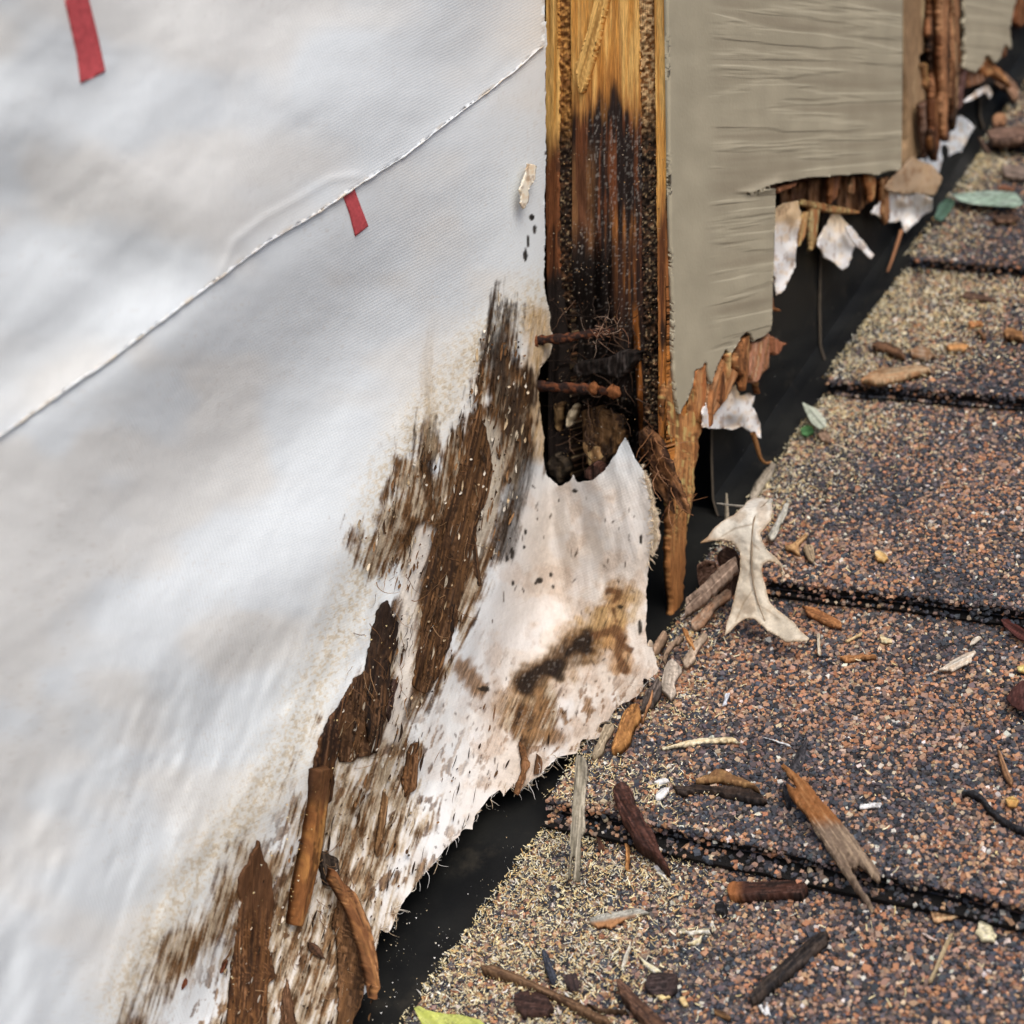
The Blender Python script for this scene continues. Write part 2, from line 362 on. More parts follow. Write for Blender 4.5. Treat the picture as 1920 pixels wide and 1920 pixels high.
def shingle_mat():
    m, n, b = new_mat('asphalt_granule_bed')
    tc = nd(n, 'ShaderNodeTexCoord'); vo = nd(n, 'ShaderNodeTexVoronoi'); vo.inputs['Scale'].default_value = 620
    n.links.new(tc.outputs['Object'], vo.inputs['Vector'])
    sp = nd(n, 'ShaderNodeSeparateColor'); n.links.new(vo.outputs['Color'], sp.inputs[0])
    cr = nd(n, 'ShaderNodeValToRGB'); cr.color_ramp.interpolation = 'CONSTANT'; e = cr.color_ramp.elements
    cols = [(0, (.012, .014, .02)), (.35, (.03, .035, .05)), (.5, (.06, .045, .05)), (.66, (.13, .075, .055)), (.8, (.22, .105, .06)), (.93, (.30, .2, .13))]
    e[0].position = 0; e[0].color = (*cols[0][1], 1); e[1].position = cols[1][0]; e[1].color = (*cols[1][1], 1)
    for p, c in cols[2:]:
        x = e.new(p); x.color = (*c, 1)
    n.links.new(sp.outputs[0], cr.inputs[0]); n.links.new(cr.outputs[0], b.inputs['Base Color'])
    bp = nd(n, 'ShaderNodeBump'); bp.inputs['Strength'].default_value = .6; bp.inputs['Distance'].default_value = .001; bp.invert = True
    n.links.new(vo.outputs['Distance'], bp.inputs['Height']); n.links.new(bp.outputs[0], b.inputs['Normal']); b.inputs['Roughness'].default_value = .85
    return m
M_bed = shingle_mat()
M_dark = mat_col('dark_sheathing', .9, .1, (200, 200, 60), .5, .4, .001, base=(.018, .012, .008))
M_asph = mat_col('asphalt_cut_edge', .85, .2, (1500, 1500, 1500), .6, .9, .001, base=(.012, .011, .011))
M_deck = mat_col('roof_felt', .9, .2, (300, 300, 300), .3, .4, .001, base=(.012, .012, .013))

# ---------------------------------------------------------------- roof: deck, shingle courses
s_of = lambda P: P@RS
def line_s(p, q):
    a = onN(np.array(float(p[0])), np.array(float(p[1]))); b = onN(np.array(float(q[0])), np.array(float(q[1])))
    k = (s_of(b)-s_of(a))/(b[0]-a[0]); return float(s_of(a)-k*a[0]), float(k)
butts = [line_s((1240, 1545), (1910, 1690)), line_s((1435, 1083), (1915, 1143)), line_s((1560, 713), (1916, 741)),
         line_s((1720, 482), (1916, 496)), line_s((1859, 264), (1916, 267))]
e0 = .117
butts = [(butts[0][0]-2*e0, butts[0][1]*.5), (butts[0][0]-e0, butts[0][1])]+butts
for k in range(7): butts.append((butts[-1][0]+.114, 0.0))
Hs = [.008, .008, .0095, .0085, .0075, .0065, .006]+[.006]*20
NB = len(butts)
# left edges of the courses against the wall
XL = [.0500, .0500, .0500, .0505, .0510, .0515, .0515]+[.052]*20
def course_of(X, s):
    k = np.zeros(np.shape(s), int)
    for i in range(1, NB): k = np.where(s >= butts[i][0]+butts[i][1]*X, i, k)
    return k
def hump(X, s):
    return .0009*(fbm(X*14+3, s*14, 2, 5)-.5)*2
def roof_h(X, s):
    """height of the stepped shingle surface relative to the plane of the butt edges"""
    k = course_of(X, s); a = np.array([b[0] for b in butts]); g = np.array([b[1] for b in butts]); H = np.array(Hs[:NB])
    s0 = a[k]+g[k]*X; k1 = np.minimum(k+1, NB-1); e = np.where(k1 > k, a[k1]+g[k1]*X-s0, .114)
    return -H[k1]*np.clip((s-s0)/e, 0, 1)+hump(X, s)
def on_roof(px, py, h=0.0):
    P = onN(px, py, h)
    for _ in range(4):
        P = onN(px, py, roof_h(P[..., 0], P@RS)+h)
    return P
def roof_pt(X, s, h):
    X = np.asarray(X, float); s = np.asarray(s, float)
    Y = np.stack([X, np.zeros_like(X), np.zeros_like(X)], -1)
    return Y+RS*s[..., None]+RN*(RD+np.asarray(h))[..., None]

roof = mesh_obj('roof', roof_pt(np.array([-.02, 3, 3, -.02]), np.array([-1.2, -1.2, 3.5, 3.5])-.0, np.full(4, -.016)), [[0, 1, 2, 3]], M_deck, props={'kind': 'structure'})
GC = np.array([(.42, .185, .085), (.48, .27, .15), (.36, .215, .145), (.28, .185, .145), (.115, .088, .090), (.085, .075, .085), (.028, .038, .056), (.048, .064, .088), (.016, .018, .023), (.56, .43, .30), (.64, .60, .54)])
GP_w = np.array([.16, .12, .14, .11, .09, .08, .10, .07, .08, .04, .02]); GP_w /= GP_w.sum()
GP_d = np.array([.055, .03, .06, .08, .13, .14, .19, .16, .14, .02, .02]); GP_d /= GP_d.sum()
def granules(X, s, h, k):
    n = len(X); r = rng.uniform(.00038, .00092, n)*np.where(rng.random(n) < .12, 1.35, 1)
    cube = np.array([[-1, -1, -1], [1, -1, -1], [1, 1, -1], [-1, 1, -1], [-1, -1, 1], [1, -1, 1], [1, 1, 1], [-1, 1, 1]], float)*.72
    V = cube[None]*rng.uniform(.55, 1.3, (n, 8, 3))
    a = rng.uniform(0, 2*math.pi, n); b = rng.uniform(-.7, .7, n)
    ca, sa, cb, sb = np.cos(a), np.sin(a), np.cos(b), np.sin(b)
    x, y, z = V[..., 0]*1.15, V[..., 1], V[..., 2]*.75
    y, z = y*cb[:, None]-z*sb[:, None], y*sb[:, None]+z*cb[:, None]
    x, y = x*ca[:, None]-y*sa[:, None], x*sa[:, None]+y*ca[:, None]
    rr = r[:, None]
    Pv = roof_pt(X[:, None]+x*rr, s[:, None]+y*rr, h[:, None]+z*rr+rr*.25).reshape(-1, 3)
    f = np.array([[0, 3, 2, 1], [4, 5, 6, 7], [0, 1, 5, 4], [1, 2, 6, 5], [2, 3, 7, 6], [3, 0, 4, 7]])
    F = (f[None]+8*np.arange(n)[:, None, None]).reshape(-1, 4)
    blend = np.clip(sst(.38, .62, fbm(X*22+k*5.3, s*26+k*9.1, 3, 31))+[.45, .45, -.05, .2, .45, .5, .5, .5][min(k, 7)], 0, 1)
    u = rng.random(n); cw = np.cumsum(GP_w); cd = np.cumsum(GP_d)
    ci = np.where(rng.random(n) < blend, np.searchsorted(cd, u), np.searchsorted(cw, u)); ci = np.clip(ci, 0, len(GC)-1)
    c = 1.08*(GC[ci]*.82+.08*GC[ci].mean(1, keepdims=True)+.10*np.array([.17, .125, .105]))*rng.uniform(.6, 1.1, (n, 1))*1.15*rng.uniform(.94, 1.06, (n, 3))
    return Pv, F, np.repeat(c, 8, 0)
SHN = ['shingle course at the bottom edge of the view, below the split splinter', 'shingle course']
for k in range(NB-1):
    a, g = butts[k]; a1, g1 = butts[k+1]; H0 = Hs[k]; x0, x1 = XL[k], 1.6
    # slab: upper lamination with a wavy butt, running up beneath the next course
    nxs = 90; Xs = x0+(x1-x0)*np.linspace(0, 1, nxs)**2.2; tt = np.array([0, .004, .03, .1, .25, .4, .55, .7, .85, 1.0, 1.25])
    wob = .0012*(fbm(Xs*40, k*3.3+0*Xs, 3, 9)-.5)*2+.0025*(fbm(Xs*6, k*3.3+0*Xs, 2, 9)-.5)
    s0 = a+g*Xs+wob; s1 = a1+g1*Xs
    SS = s0[None]+(s1-s0)[None]*tt[:, None]; XX = np.broadcast_to(Xs, SS.shape)
    ee = (s1-s0)[None]; hh = -Hs[k+1]*(SS-s0[None])/ee+hump(XX, SS)-.0004
    hh[0] -= .0010
    top = roof_pt(XX, SS, hh)
    SB = SS.copy(); SB[0] += .0015
    bot = roof_pt(XX, SB, hh-.0046)
    R_, C_ = SS.shape; idx = np.arange(R_*C_).reshape(R_, C_)
    q = np.stack([idx[:-1, :-1], idx[:-1, 1:], idx[1:, 1:], idx[1:, :-1]], -1).reshape(-1, 4)
    n = R_*C_; fr = np.stack([idx[0, :-1]+n, idx[0, 1:]+n, idx[0, 1:], idx[0, :-1]], -1)
    lf = np.stack([idx[:-1, 0], idx[1:, 0], idx[1:, 0]+n, idx[:-1, 0]+n], -1)
    sh = mesh_obj('shingle', np.concatenate([top.reshape(-1, 3), bot.reshape(-1, 3)]), np.concatenate([q, q[:, ::-1]+n, fr, lf]), M_bed, parent=roof, smooth=False)
    sh.data.materials.append(M_asph); mi = np.zeros(len(sh.data.polygons), np.int32); mi[2*len(q):] = 1; sh.data.polygons.foreach_set('material_index', mi)
    # lower lamination peeping out under the butt
    off = .0012+.0045*sst(.35, .75, fbm(Xs*9+2, k*7.7+0*Xs, 2, 12))*(1 if k == 2 else .25)
    L0 = s0-off; lt = np.stack([roof_pt(Xs, L0, np.full(nxs, -.0060)), roof_pt(Xs, s0+.03, np.full(nxs, -.0072)), roof_pt(Xs, L0+.0012, np.full(nxs, -H0-.0002))])
    i = np.arange(nxs-1); fq = np.concatenate([np.stack([i, i+1, nxs+i+1, nxs+i], -1), np.stack([2*nxs+i, 2*nxs+i+1, i+1, i], -1)])
    mesh_obj('under_layer', lt.reshape(-1, 3), fq, M_asph, parent=sh, smooth=False)
    if k > 7: continue
    # granules, as dense as the photograph lets them be told apart
    cell = .00108 if k < 4 else (.0016 if k < 6 else .0024)
    ylo = (a-.02); yhi = a1+.02; xhi = .42 if k < 4 else .62
    gx = np.arange(x0+.0005, xhi, cell); gs = np.arange(ylo-.01, yhi+.01, cell)
    Xg, Sg = np.meshgrid(gx, gs); Xg = (Xg+rng.uniform(-.55, .55, Xg.shape)*cell).ravel(); Sg = (Sg+rng.uniform(-.55, .55, Sg.shape)*cell).ravel()
    wobg = np.interp(Xg, Xs, wob); sa_ = a+g*Xg+wobg; sb_ = a1+g1*Xg
    m = (Sg > sa_) & (Sg < sb_+.001) & (Xg > x0-.0003+.0012*rng.random(len(Xg)))
    Xg, Sg = Xg[m], Sg[m]; sa_ = sa_[m]; sb_ = sb_[m]
    hg = -Hs[k+1]*(Sg-sa_)/(sb_-sa_)+hump(Xg, Sg)-.0004
    px, py, z = project(roof_pt(Xg, Sg, hg)); mk = (px > -100) & (px < 2130) & (py < 2150) & (py > -150) & (z > .1)
    Xg, Sg, hg = Xg[mk], Sg[mk], hg[mk]
    # butt and the lip of the lower lamination
    nb = int((xhi-x0)/.0008); Xb = rng.uniform(x0, xhi, nb*4); wb = np.interp(Xb, Xs, wob); ob = np.interp(Xb, Xs, off)
    Sb = a+g*Xb+wb-ob*rng.random(len(Xb)); hb = np.full(len(Xb), -.0060)
    up_ = rng.random(len(Xb)) < .5; Sb = np.where(up_, a+g*Xb+wb+.0002-.0006*rng.random(len(Xb)), Sb); hb = np.where(up_, -.0003-.0042*rng.random(len(Xb))**1.8, hb)
    px, py, z = project(roof_pt(Xb, Sb, hb)); mk = (px > -100) & (px < 2130) & (py < 2150) & (py > -150) & (z > .1) & (rng.random(len(Xb)) < np.where(up_, .8, 1.0 if k == 2 else .5))
    Xg = np.concatenate([Xg, Xb[mk]]); Sg = np.concatenate([Sg, Sb[mk]]); hg = np.concatenate([hg, hb[mk]])
    if len(Xg) == 0: continue
    gv, gf, gc = granules(Xg, Sg, hg, k)
    mesh_obj('granules', gv, gf, M_gran, parent=sh, C=gc, smooth=False, props={'kind': 'stuff'})

# ---------------------------------------------------------------- wall behind everything
def box(name, x0, x1, y0, y1, z0, z1, mat, parent=None, props=None):
    V = [(x, y, z) for x in (x0, x1) for y in (y0, y1) for z in (z0, z1)]
    F = [[0, 1, 3, 2], [4, 6, 7, 5], [0, 4, 5, 1], [2, 3, 7, 6], [0, 2, 6, 4], [1, 5, 7, 3]]
    return mesh_obj(name, V, F, mat, parent, smooth=False, props=props)
box('wall_sheathing', -.030, -.008, -.42, 3.2, -.75, 1.6, M_dark, props=P_('dark rotten wall boards behind the house wrap and siding', 'wall'))

# ---------------------------------------------------------------- house wrap
DA = np.array([.817, -.577]); DB = np.array([.577, .817])
def und(px, py):
    a = px*DA[0]+py*DA[1]; b = px*DB[0]+py*DB[1]
    a2 = a+.5*b
    a3 = px*.86+py*.5; b3 = -px*.5+py*.86; up = sst(60, -160, py-(818-.72*px))
    u = .0125*(vn(a/760+3.1, b/290+1.7, 40)-.5)*(1-.6*up)+.0125*(vn(a3/640+1.3, b3/230+.4, 51)-.5)*up+.0036*(vn(a2/300, b/170, 44)-.5)
    u = u+.0010*(fbm(a2/190, b/110, 3, 47)-.5)+.0005*(fbm(px/60, py/60, 3, 49)-.5)
    return .004+u*(1-.8*sst(860, 1020, px))
LOW = [(1240, 1270), (1200, 1305), (1140, 1360), (1075, 1415), (1015, 1455), (945, 1478), (885, 1545), (800, 1630), (722, 1752), (650, 1920), (560, 2160), (500, 2350)]
def wrap_x(px, py, lift=0.0):
    u = und(px, py)
    d = line_d(LOW, px, py); fl = .020*np.exp(-(d/110)**1.3)*sst(1300, 1420, py+.25*(1000-px)*0+0*px)
    fl = .020*np.exp(-(d/120)**1.3)
    bul = .006*np.exp(-((px-820)/190)**2-((py-1250)/330)**2)
    rough = .0012*(fbm(px/26, py/60, 3, 61)-.5)*sst(600, 900, px+.35*(py-900))*sst(500, 800, py)
    rough = rough+.0030*(fbm(px/70+.3*py/70, py/190, 3, 66)-.5)*sst(900, 1150, py+.5*(px-800))
    X = u+fl+bul+rough
    xc = onY(px, py, -.004-.003*np.sin(np.clip((px-1020)/200, 0, 1)*math.pi)+.0050*(fbm(px/42, py/110, 3, 71)-.5))[..., 0]
    w = sst(760, 800, py)
    k = .004; m = np.maximum(X, xc); X2 = m+k*.25*np.maximum(0, 1-np.abs(X-xc)/k)**2
    X = X*(1-w)+X2*w
    return X+lift
def wall_pt(px, py, lift=0.0):
    # the hem comes to rest on the flashing foot: whichever the sheet meets first, rounded off
    r = ray(px, py); t1 = (wrap_x(px, py, lift)-CAM[0])/r[..., 0]
    hh = .0005+.0035*(fbm(px/60, py/60, 3, 72)-.5)+lift
    t2 = (RD+hh-CAM@RN)/(r@RN); t2 = np.where(t2 < 0, 9.0, t2)
    k = .030; t = np.minimum(t1, t2)-k*.25*np.maximum(0, 1-np.abs(t1-t2)/k)**2
    return CAM+r*t[..., None]
def fib_uv(px, py):
    """grain coordinates in metres: x across the grain, y along it (grain leans to the lower left further down)"""
    lean = .12+.16*sst(700, 1500, py)
    return np.stack([(px+lean*(py-600)+14*(fbm(px/90, py/160, 2, 90)-.5))*.00019, py*.00019], -1)

ROT1 = [(945, 540), (972, 620), (985, 700), (990, 780), (1000, 850), (985, 885), (965, 930), (952, 1010), (925, 1040), (905, 1100), (888, 1120), (870, 1190), (840, 1265), (800, 1325), (770, 1315), (760, 1400), (700, 1440), (640, 1440), (640, 1330), (700, 1240), (735, 1150), (745, 1100), (690, 1070), (655, 1010), (655, 992), (708, 962), (735, 930), (748, 838), (772, 852), (800, 800), (812, 860), (850, 820), (880, 740), (900, 650), (925, 590)]
ROT2 = [(640, 1380), (720, 1400), (780, 1400), (800, 1500), (760, 1600), (735, 1700), (700, 1760), (700, 1880), (640, 2050), (380, 2100), (430, 1800), (455, 1680), (540, 1560), (590, 1440)]
ROT3 = [(960, 1290), (1000, 1260), (1060, 1290), (1060, 1360), (1030, 1400), (980, 1400), (950, 1350)]
ROT4 = [(470, 1590), (495, 1640), (440, 1760), (330, 1830), (260, 1960), (200, 2050), (215, 1930), (300, 1780), (400, 1680)]
BASE = np.array([.690, .735, .765])
def wrap_col(px, py):
    n = px.shape; uv = fib_uv(px, py)/.00019; fx, fy = uv[:, 0], uv[:, 1]
    C = np.broadcast_to(BASE, n+(3,)).copy()
    C *= (1+.04*(fbm(px/150, py/150, 3, 3)-.5))[:, None]
    C = mixc(C, (.735, .705, .65), sst(.40, .62, fbm(px/210, py/150, 3, 6))*.5)  # cream blotches paint warm bounced light against cool skylight into the cloth
    # beige ageing on the flap
    m = sst(840, 930, py)*sst(860, 1000, px+.15*(py-1200))*.75+.35*sst(1000, 1500, py)*sst(500, 800, px+.6*(py-1500))
    C = mixc(C, (.66, .57, .485), m*(.7+.7*(fbm(px/60, py/70, 4, 8)-.2)))
    C = mixc(C, (.60, .47, .37), m*sst(.48, .66, fbm(px/30, py/36, 5, 9))*.7); C = mixc(C, (.70, .685, .67), m*sst(.55, .7, fbm(px/50, py/60, 4, 10))*.7)
    # yellow dust held in the nap of the cloth along the edge of the rot
    DU = [(1012, 560), (905, 640), (790, 800), (730, 900), (690, 1050), (640, 1180), (590, 1290), (540, 1410), (470, 1520), (380, 1620), (300, 1740), (230, 1880)]
    d = line_d(DU, px, py); t = np.exp(-(d/52)**2)
    spk = sst(.52, .72, fbm(px/5, py/5, 3, 14)+.18*(t-.5))
    C = mixc(C, (.66, .60, .47), .38*t+.0*px); C = mixc(C, (.62, .44, .20), spk*t*.42)
    C = mixc(C, (.66, .40, .13), sst(40, 8, line_d([(1008, 600), (1012, 660), (990, 715), (1005, 760), (1008, 840)], px, py))*(.35+.7*fbm(fx/6, fy/30, 3, 15)))
    # streaked rot: fibres of wood left on the sheet
    def rot(poly, amp, soft, seed, dark, bias=0.0, pale=(.62, .55, .46)):
        nonlocal C
        sd, _, _ = poly_sd(poly, px, py)
        sn = fbm(fx/4.0, fy/46, 4, seed); sn2 = fbm(fx/18, fy/120, 3, seed+5)
        m = sst(-soft, soft, sd+amp*.7*(sn-.5)*2+amp*.7*(sn2-.5)*2+amp*1.1*(fbm(px/34, py/44, 4, seed+13)-.5)*2)
        v = .42*sn+.33*fbm(fx/13, fy/90, 4, seed+9)+.25*fbm(px/20, py/26, 4, seed+11)+bias
        f1 = sst(.40, .54, v); f2 = sst(.52, .66, v)
        tan = np.array([.54, .43, .30]); br = np.array([.21, .105, .042]); dk = np.array([.032, .018, .010])
        c = mixc(mixc(np.broadcast_to(pale, C.shape), tan, sst(.25, .42, v)), br, f1); c = mixc(c, dk, f2*dark)
        C = mixc(C, c, m)
    rot(ROT1, 40, 18, 100, .85, -.025+.12*sst(760, 640, py)*sst(860, 930, px)+.06*sst(690, 760, px)*sst(1100, 1000, py))
    rot(ROT2, 60, 30, 130, .7, -.105, (.68, .645, .60)); rot(ROT3, 24, 14, 160, .7, -.01); rot(ROT4, 34, 26, 180, .35, -.05)
    # blotchy brown flakes over the lower cloth
    fl = fbm(fx/13, fy/30, 4, 191); reg = sst(1000, 700, px)*sst(1330, 1450, py+.5*(px-700))*sst(430, 560, px+.5*(py-1600)); fk = sst(.60, .67, fl)*reg
    C = mixc(C, mixc(np.broadcast_to((.40, .24, .12), C.shape), (.17, .085, .04), sst(.4, .6, fbm(fx/4, fy/40, 3, 193))), fk*.92)
    fl = fbm(fx/8, fy/18, 4, 195); reg = sst(930, 980, px)*sst(1280, 1330, py)*sst(1430, 1400, py)+.5*sst(860, 900, px)*sst(1150, 1300, py); C = mixc(C, (.33, .19, .10), sst(.62, .69, fl)*np.clip(reg, 0, 1)*.8)
    # greyed wedge at the top, dark stripe on its right
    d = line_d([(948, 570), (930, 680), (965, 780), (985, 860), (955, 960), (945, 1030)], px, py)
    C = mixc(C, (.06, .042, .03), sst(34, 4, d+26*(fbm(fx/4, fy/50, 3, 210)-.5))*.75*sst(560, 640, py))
    # pale slivers showing between
    d = line_d([(915, 800), (928, 870), (912, 960), (890, 1030)], px, py); C = mixc(C, (.64, .57, .46), sst(26, 8, d+22*(fbm(fx/4, fy/60, 3, 220)-.5))*.8)
    d = line_d([(795, 1000), (770, 1100), (760, 1200), (755, 1300), (735, 1380)], px, py); C = mixc(C, (.74, .69, .62), sst(24, 8, d+16*(fbm(fx/5, fy/80, 3, 230)-.5))*.9)
    # faint drip streak left of the wedge
    d = line_d([(815, 560), (800, 700), (806, 760), (812, 850)], px, py); C = mixc(C, (.55, .43, .28), sst(18, 2, d+16*(fbm(fx/4, fy/30, 3, 240)-.5))*.5*sst(540, 780, py))
    # coffee brown water stain on the flap
    wob = fbm(px/22, py/22, 4, 250)-.5
    A1 = [(985, 1282), (1012, 1262), (1045, 1245), (1075, 1218), (1098, 1200)]; A2 = [(1098, 1200), (1130, 1185), (1150, 1160), (1158, 1120)]; A3 = [(1150, 1180), (1160, 1215), (1170, 1250)]
    for L, w, cdk, k in ((A1, 46, (.50, .33, .17), .9), (A2, 44, (.55, .32, .13), .95), (A3, 30, (.55, .30, .12), .8), ([(1100, 1170), (1185, 1150), (1195, 1120)], 24, (.62, .42, .2), .6), ([(965, 1300), (940, 1330)], 30, (.45, .29, .16), .7)):
        d = line_d(L, px, py); C = mixc(C, cdk, sst(w, w*.25, d+50*wob)*k)
    d = line_d(A1, px, py); C = mixc(C, (.10, .05, .022), sst(34, 14, d+44*wob)*.9); C = mixc(C, (.024, .014, .008), sst(19, 6, d+40*wob)*.95)
    d = line_d([(1052, 1245), (1046, 1264)], px, py); C = mixc(C, (.022, .013, .008), sst(18, 5, d+18*wob)*.95)
    for L, w in (([(1118, 1192), (1150, 1178), (1165, 1195)], 13), ([(1165, 1200), (1160, 1230), (1172, 1258)], 12), ([(1150, 1140), (1154, 1165)], 7), ([(1141, 1108), (1162, 1110), (1152, 1128)], 11), ([(1170, 1212), (1185, 1218)], 8)):
        d = line_d(L, px, py); C = mixc(C, (.17, .075, .03), sst(w, w*.3, d+20*wob)*.9)
    for L, w in (([(1012, 1300), (1008, 1350)], 10), ([(990, 1375), (1045, 1380)], 18), ([(868, 1250), (880, 1268), (900, 1290)], 18), ([(1055, 1335), (1062, 1355)], 8), ([(1100, 1310), (1104, 1330)], 9)):
        d = line_d(L, px, py); C = mixc(C, (.36, .20, .09), sst(w*1.4, w*.3, d+26*(fbm(fx/9, fy/22, 4, 260)-.5))*.85)
    # small knife-like flecks
    r = np.random.default_rng(5)
    for _ in range(170):
        cx_ = r.uniform(880, 1205); cy2 = r.uniform(900, 1460)
        if r.random() < .45: cx_ = r.uniform(640, 900); cy2 = r.uniform(1300, 1800)
        L = r.uniform(2, 7); a = r.normal(0, .4)
        mk = (np.abs(px-cx_) < 14) & (np.abs(py-cy2) < 14)
        if mk.any():
            u = (px[mk]-cx_)*math.cos(a)+(py[mk]-cy2)*math.sin(a); v = -(px[mk]-cx_)*math.sin(a)+(py[mk]-cy2)*math.cos(a)
            C[mk] = mixc(C[mk], (.10, .06, .035), sst(1.5, .6, np.sqrt((u/1.3)**2+(v/L)**2))*r.uniform(.4, .95))
    for cx_, cy2, w, L in ((960, 1037, 4, 12), (950, 1047, 2.5, 7), (985, 998, 2.5, 6), (983, 1026, 2, 5), (1033, 1078, 3, 5), (1012, 1088, 6, 6), (1005, 1093, 3, 3), (962, 1094, 2, 5), (1037, 1100, 3, 3), (1078, 921, 5, 4), (1163, 1138, 6, 5), (1200, 1176, 4, 13), (907, 1292, 11, 6), (1202, 1012, 3, 9), (985, 478, 4, 13), (1002, 430, 4, 9), (997, 408, 5, 6), (990, 452, 3, 12)):
        d = np.sqrt(((px-cx_)/w)**2+((py-cy2)/L)**2)+.5*(fbm(px/5, py/5, 2, 270)-.5)
        C = mixc(C, (.025, .018, .012), sst(1.15, .75, d)*.95)
    # sparse specks everywhere
    sp = sst(.80, .86, vn(px/4.1, py/4.1, 300))*sst(.45, .7, fbm(px/120, py/120, 2, 301)); C = mixc(C, (.55, .50, .44), sp*.22)
    return np.clip(C, .01, .9)

lower_outline = [(-420, 2400), (-420, 1010), (-420, 900), (-60, 780), (95, 690), (200, 620), (440, 440), (660, 290), (860, 160), (1024, 40), (1022, 400), (1020, 520), (1027, 570), (1037, 640), (1030, 668), (1012, 690), (1008, 715), (1010, 745), (1017, 800), (1020, 860), (1024, 888), (1047, 914), (1060, 905), (1068, 902), (1075, 888), (1081, 903), (1100, 902), (1113, 900), (1135, 882), (1152, 855), (1172, 820), (1186, 850), (1204, 878), (1214, 915), (1222, 950), (1226, 985), (1224, 1015), (1216, 1050), (1213, 1100), (1211, 1190), (1216, 1212), (1224, 1214), (1234, 1258), (1216, 1276), (1207, 1270), (1206, 1290), (1194, 1306), (1180, 1316), (1163, 1322), (1140, 1350), (1116, 1362), (1134, 1366), (1122, 1384), (1092, 1387), (1088, 1402), (1080, 1414), (1046, 1420), (1020, 1444), (1016, 1452), (992, 1466), (976, 1482), (958, 1476), (944, 1494), (938, 1480), (918, 1494), (890, 1530), (886, 1556), (872, 1554), (850, 1576), (800, 1634), (752, 1698), (728, 1748), (712, 1742), (700, 1800), (668, 1880), (640, 1940), (560, 2180), (480, 2420)]
torn = lambda p: (p[0] < 1000 and p[1] < 850) or p[0] < 640
lo = fray(lower_outline, 1.6, 5, 3, keep=torn)
# a coarse grid for the clean cloth is enough; a fine one where the sheet is stained
wl = thing('house_wrap', 'lower white house wrap sheet, rot stained and torn along its bottom edge', 'house wrap')
gx_ = np.concatenate([np.arange(-430, 190, 9.0), np.arange(190, 1245, 2.35)]); gy_ = np.concatenate([np.arange(20, 395, 7.0), np.arange(395, 1950, 2.5), np.arange(1950, 2430, 8.0)])
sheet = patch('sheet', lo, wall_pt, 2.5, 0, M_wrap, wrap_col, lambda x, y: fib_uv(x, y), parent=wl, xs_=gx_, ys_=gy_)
seam = [(-420, 1010), (0, 818), (95, 752), (150, 712), (200, 680), (300, 604), (400, 530), (440, 500), (500, 455), (600, 397), (665, 352), (760, 292), (860, 213), (960, 138), (1010, 92), (1021, 86)]
up_outline = seam+[(1023, -330), (-420, -330)]
def up_pt(px, py):
    d = line_d(seam, px, py)
    arc = line_d([(420, 500), (440, 452), (500, 405), (565, 370), (620, 335), (668, 330)], px, py)
    inn = sst(60, 0, d)*np.exp(-((px-560)/120)**2)
    l = .0007+.0002*np.exp(-(d/12)**2)+.0003*np.exp(-(arc/7)**2)+.0004*inn+.0006*(fbm(px/60, py/60, 2, 77)-.5)*np.exp(-(d/40)**2)
    return onX(px, py, und(px, py)+l)
def up_col(px, py):
    C = np.broadcast_to(BASE, px.shape+(3,)).copy(); C *= (1+.03*(fbm(px/150, py/150, 3, 3)-.5))[:, None]; C = mixc(C, (.735, .705, .65), sst(.40, .62, fbm(px/240, py/180, 3, 6))*.5)  # same warm and cool light put into the sheet colour as cream blotches
    sp = sst(.82, .88, vn(px/4.1, py/4.1, 310))*sst(.5, .7, fbm(px/120, py/120, 2, 311)); C = mixc(C, (.55, .52, .5), sp*.2)
    d = line_d(seam, px, py); C = mixc(C, (.66, .56, .42), sst(7, 1, d)*sst(.5, .7, fbm(px/14, py/14, 2, 313))*.6); return C
wu = thing('house_wrap', 'upper white house wrap sheet lapped over the lower one along a slanting seam', 'house wrap')
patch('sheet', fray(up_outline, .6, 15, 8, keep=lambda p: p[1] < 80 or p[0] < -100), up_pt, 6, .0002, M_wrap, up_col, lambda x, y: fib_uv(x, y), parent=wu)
sm = np.array(seam, float); ar = np.r_[0, np.cumsum(np.hypot(*np.diff(sm, axis=0).T))]; aa = np.arange(0, ar[-1], 3.0)
ex = np.interp(aa, ar, sm[:, 0])+1.6*(fbm(aa/22, 0*aa, 3, 81)-.5); ey = np.interp(aa, ar, sm[:, 1])+2.4*(fbm(aa/16, 0*aa+3, 3, 82)-.5)
ec = up_pt(ex, ey); er = .00016+.00022*sst(.4, .75, fbm(aa/14, 0*aa, 3, 83)); vs = []
for dx_, dz_ in ((1, 0), (.3, -1), (-.8, -.4), (-.6, .9), (.5, .9)): vs.append(ec+np.stack([dx_*er, 0*er, dz_*er], -1))
vs = np.array(vs); ni = len(aa); i_ = np.arange(ni-1); hf = np.concatenate([np.stack([k*ni+i_, k*ni+i_+1, ((k+1) % 5)*ni+i_+1, ((k+1) % 5)*ni+i_], -1) for k in range(5)])
hc = mixc(np.broadcast_to((.69, .71, .72), (ni, 3)), (.58, .48, .36), sst(.5, .7, fbm(aa/20, 0*aa, 3, 84))*.7)
mesh_obj('lapped_edge', vs.reshape(-1, 3), hf, M_paper, wu, np.tile(hc, (5, 1)))
M_red = mat_col('red_print', .7, .15, (700, 700, 700), .30, .15, .0002, base=(.52, .09, .10))
patch('printed_stripe', [(121, 4), (124, -20), (160, -40), (165, 0), (180, 60), (196, 134), (150, 156), (143, 100)], lambda x, y: up_pt(x, y)+np.array([.0004, 0, 0]), 6, .0003, M_red, parent=wu)
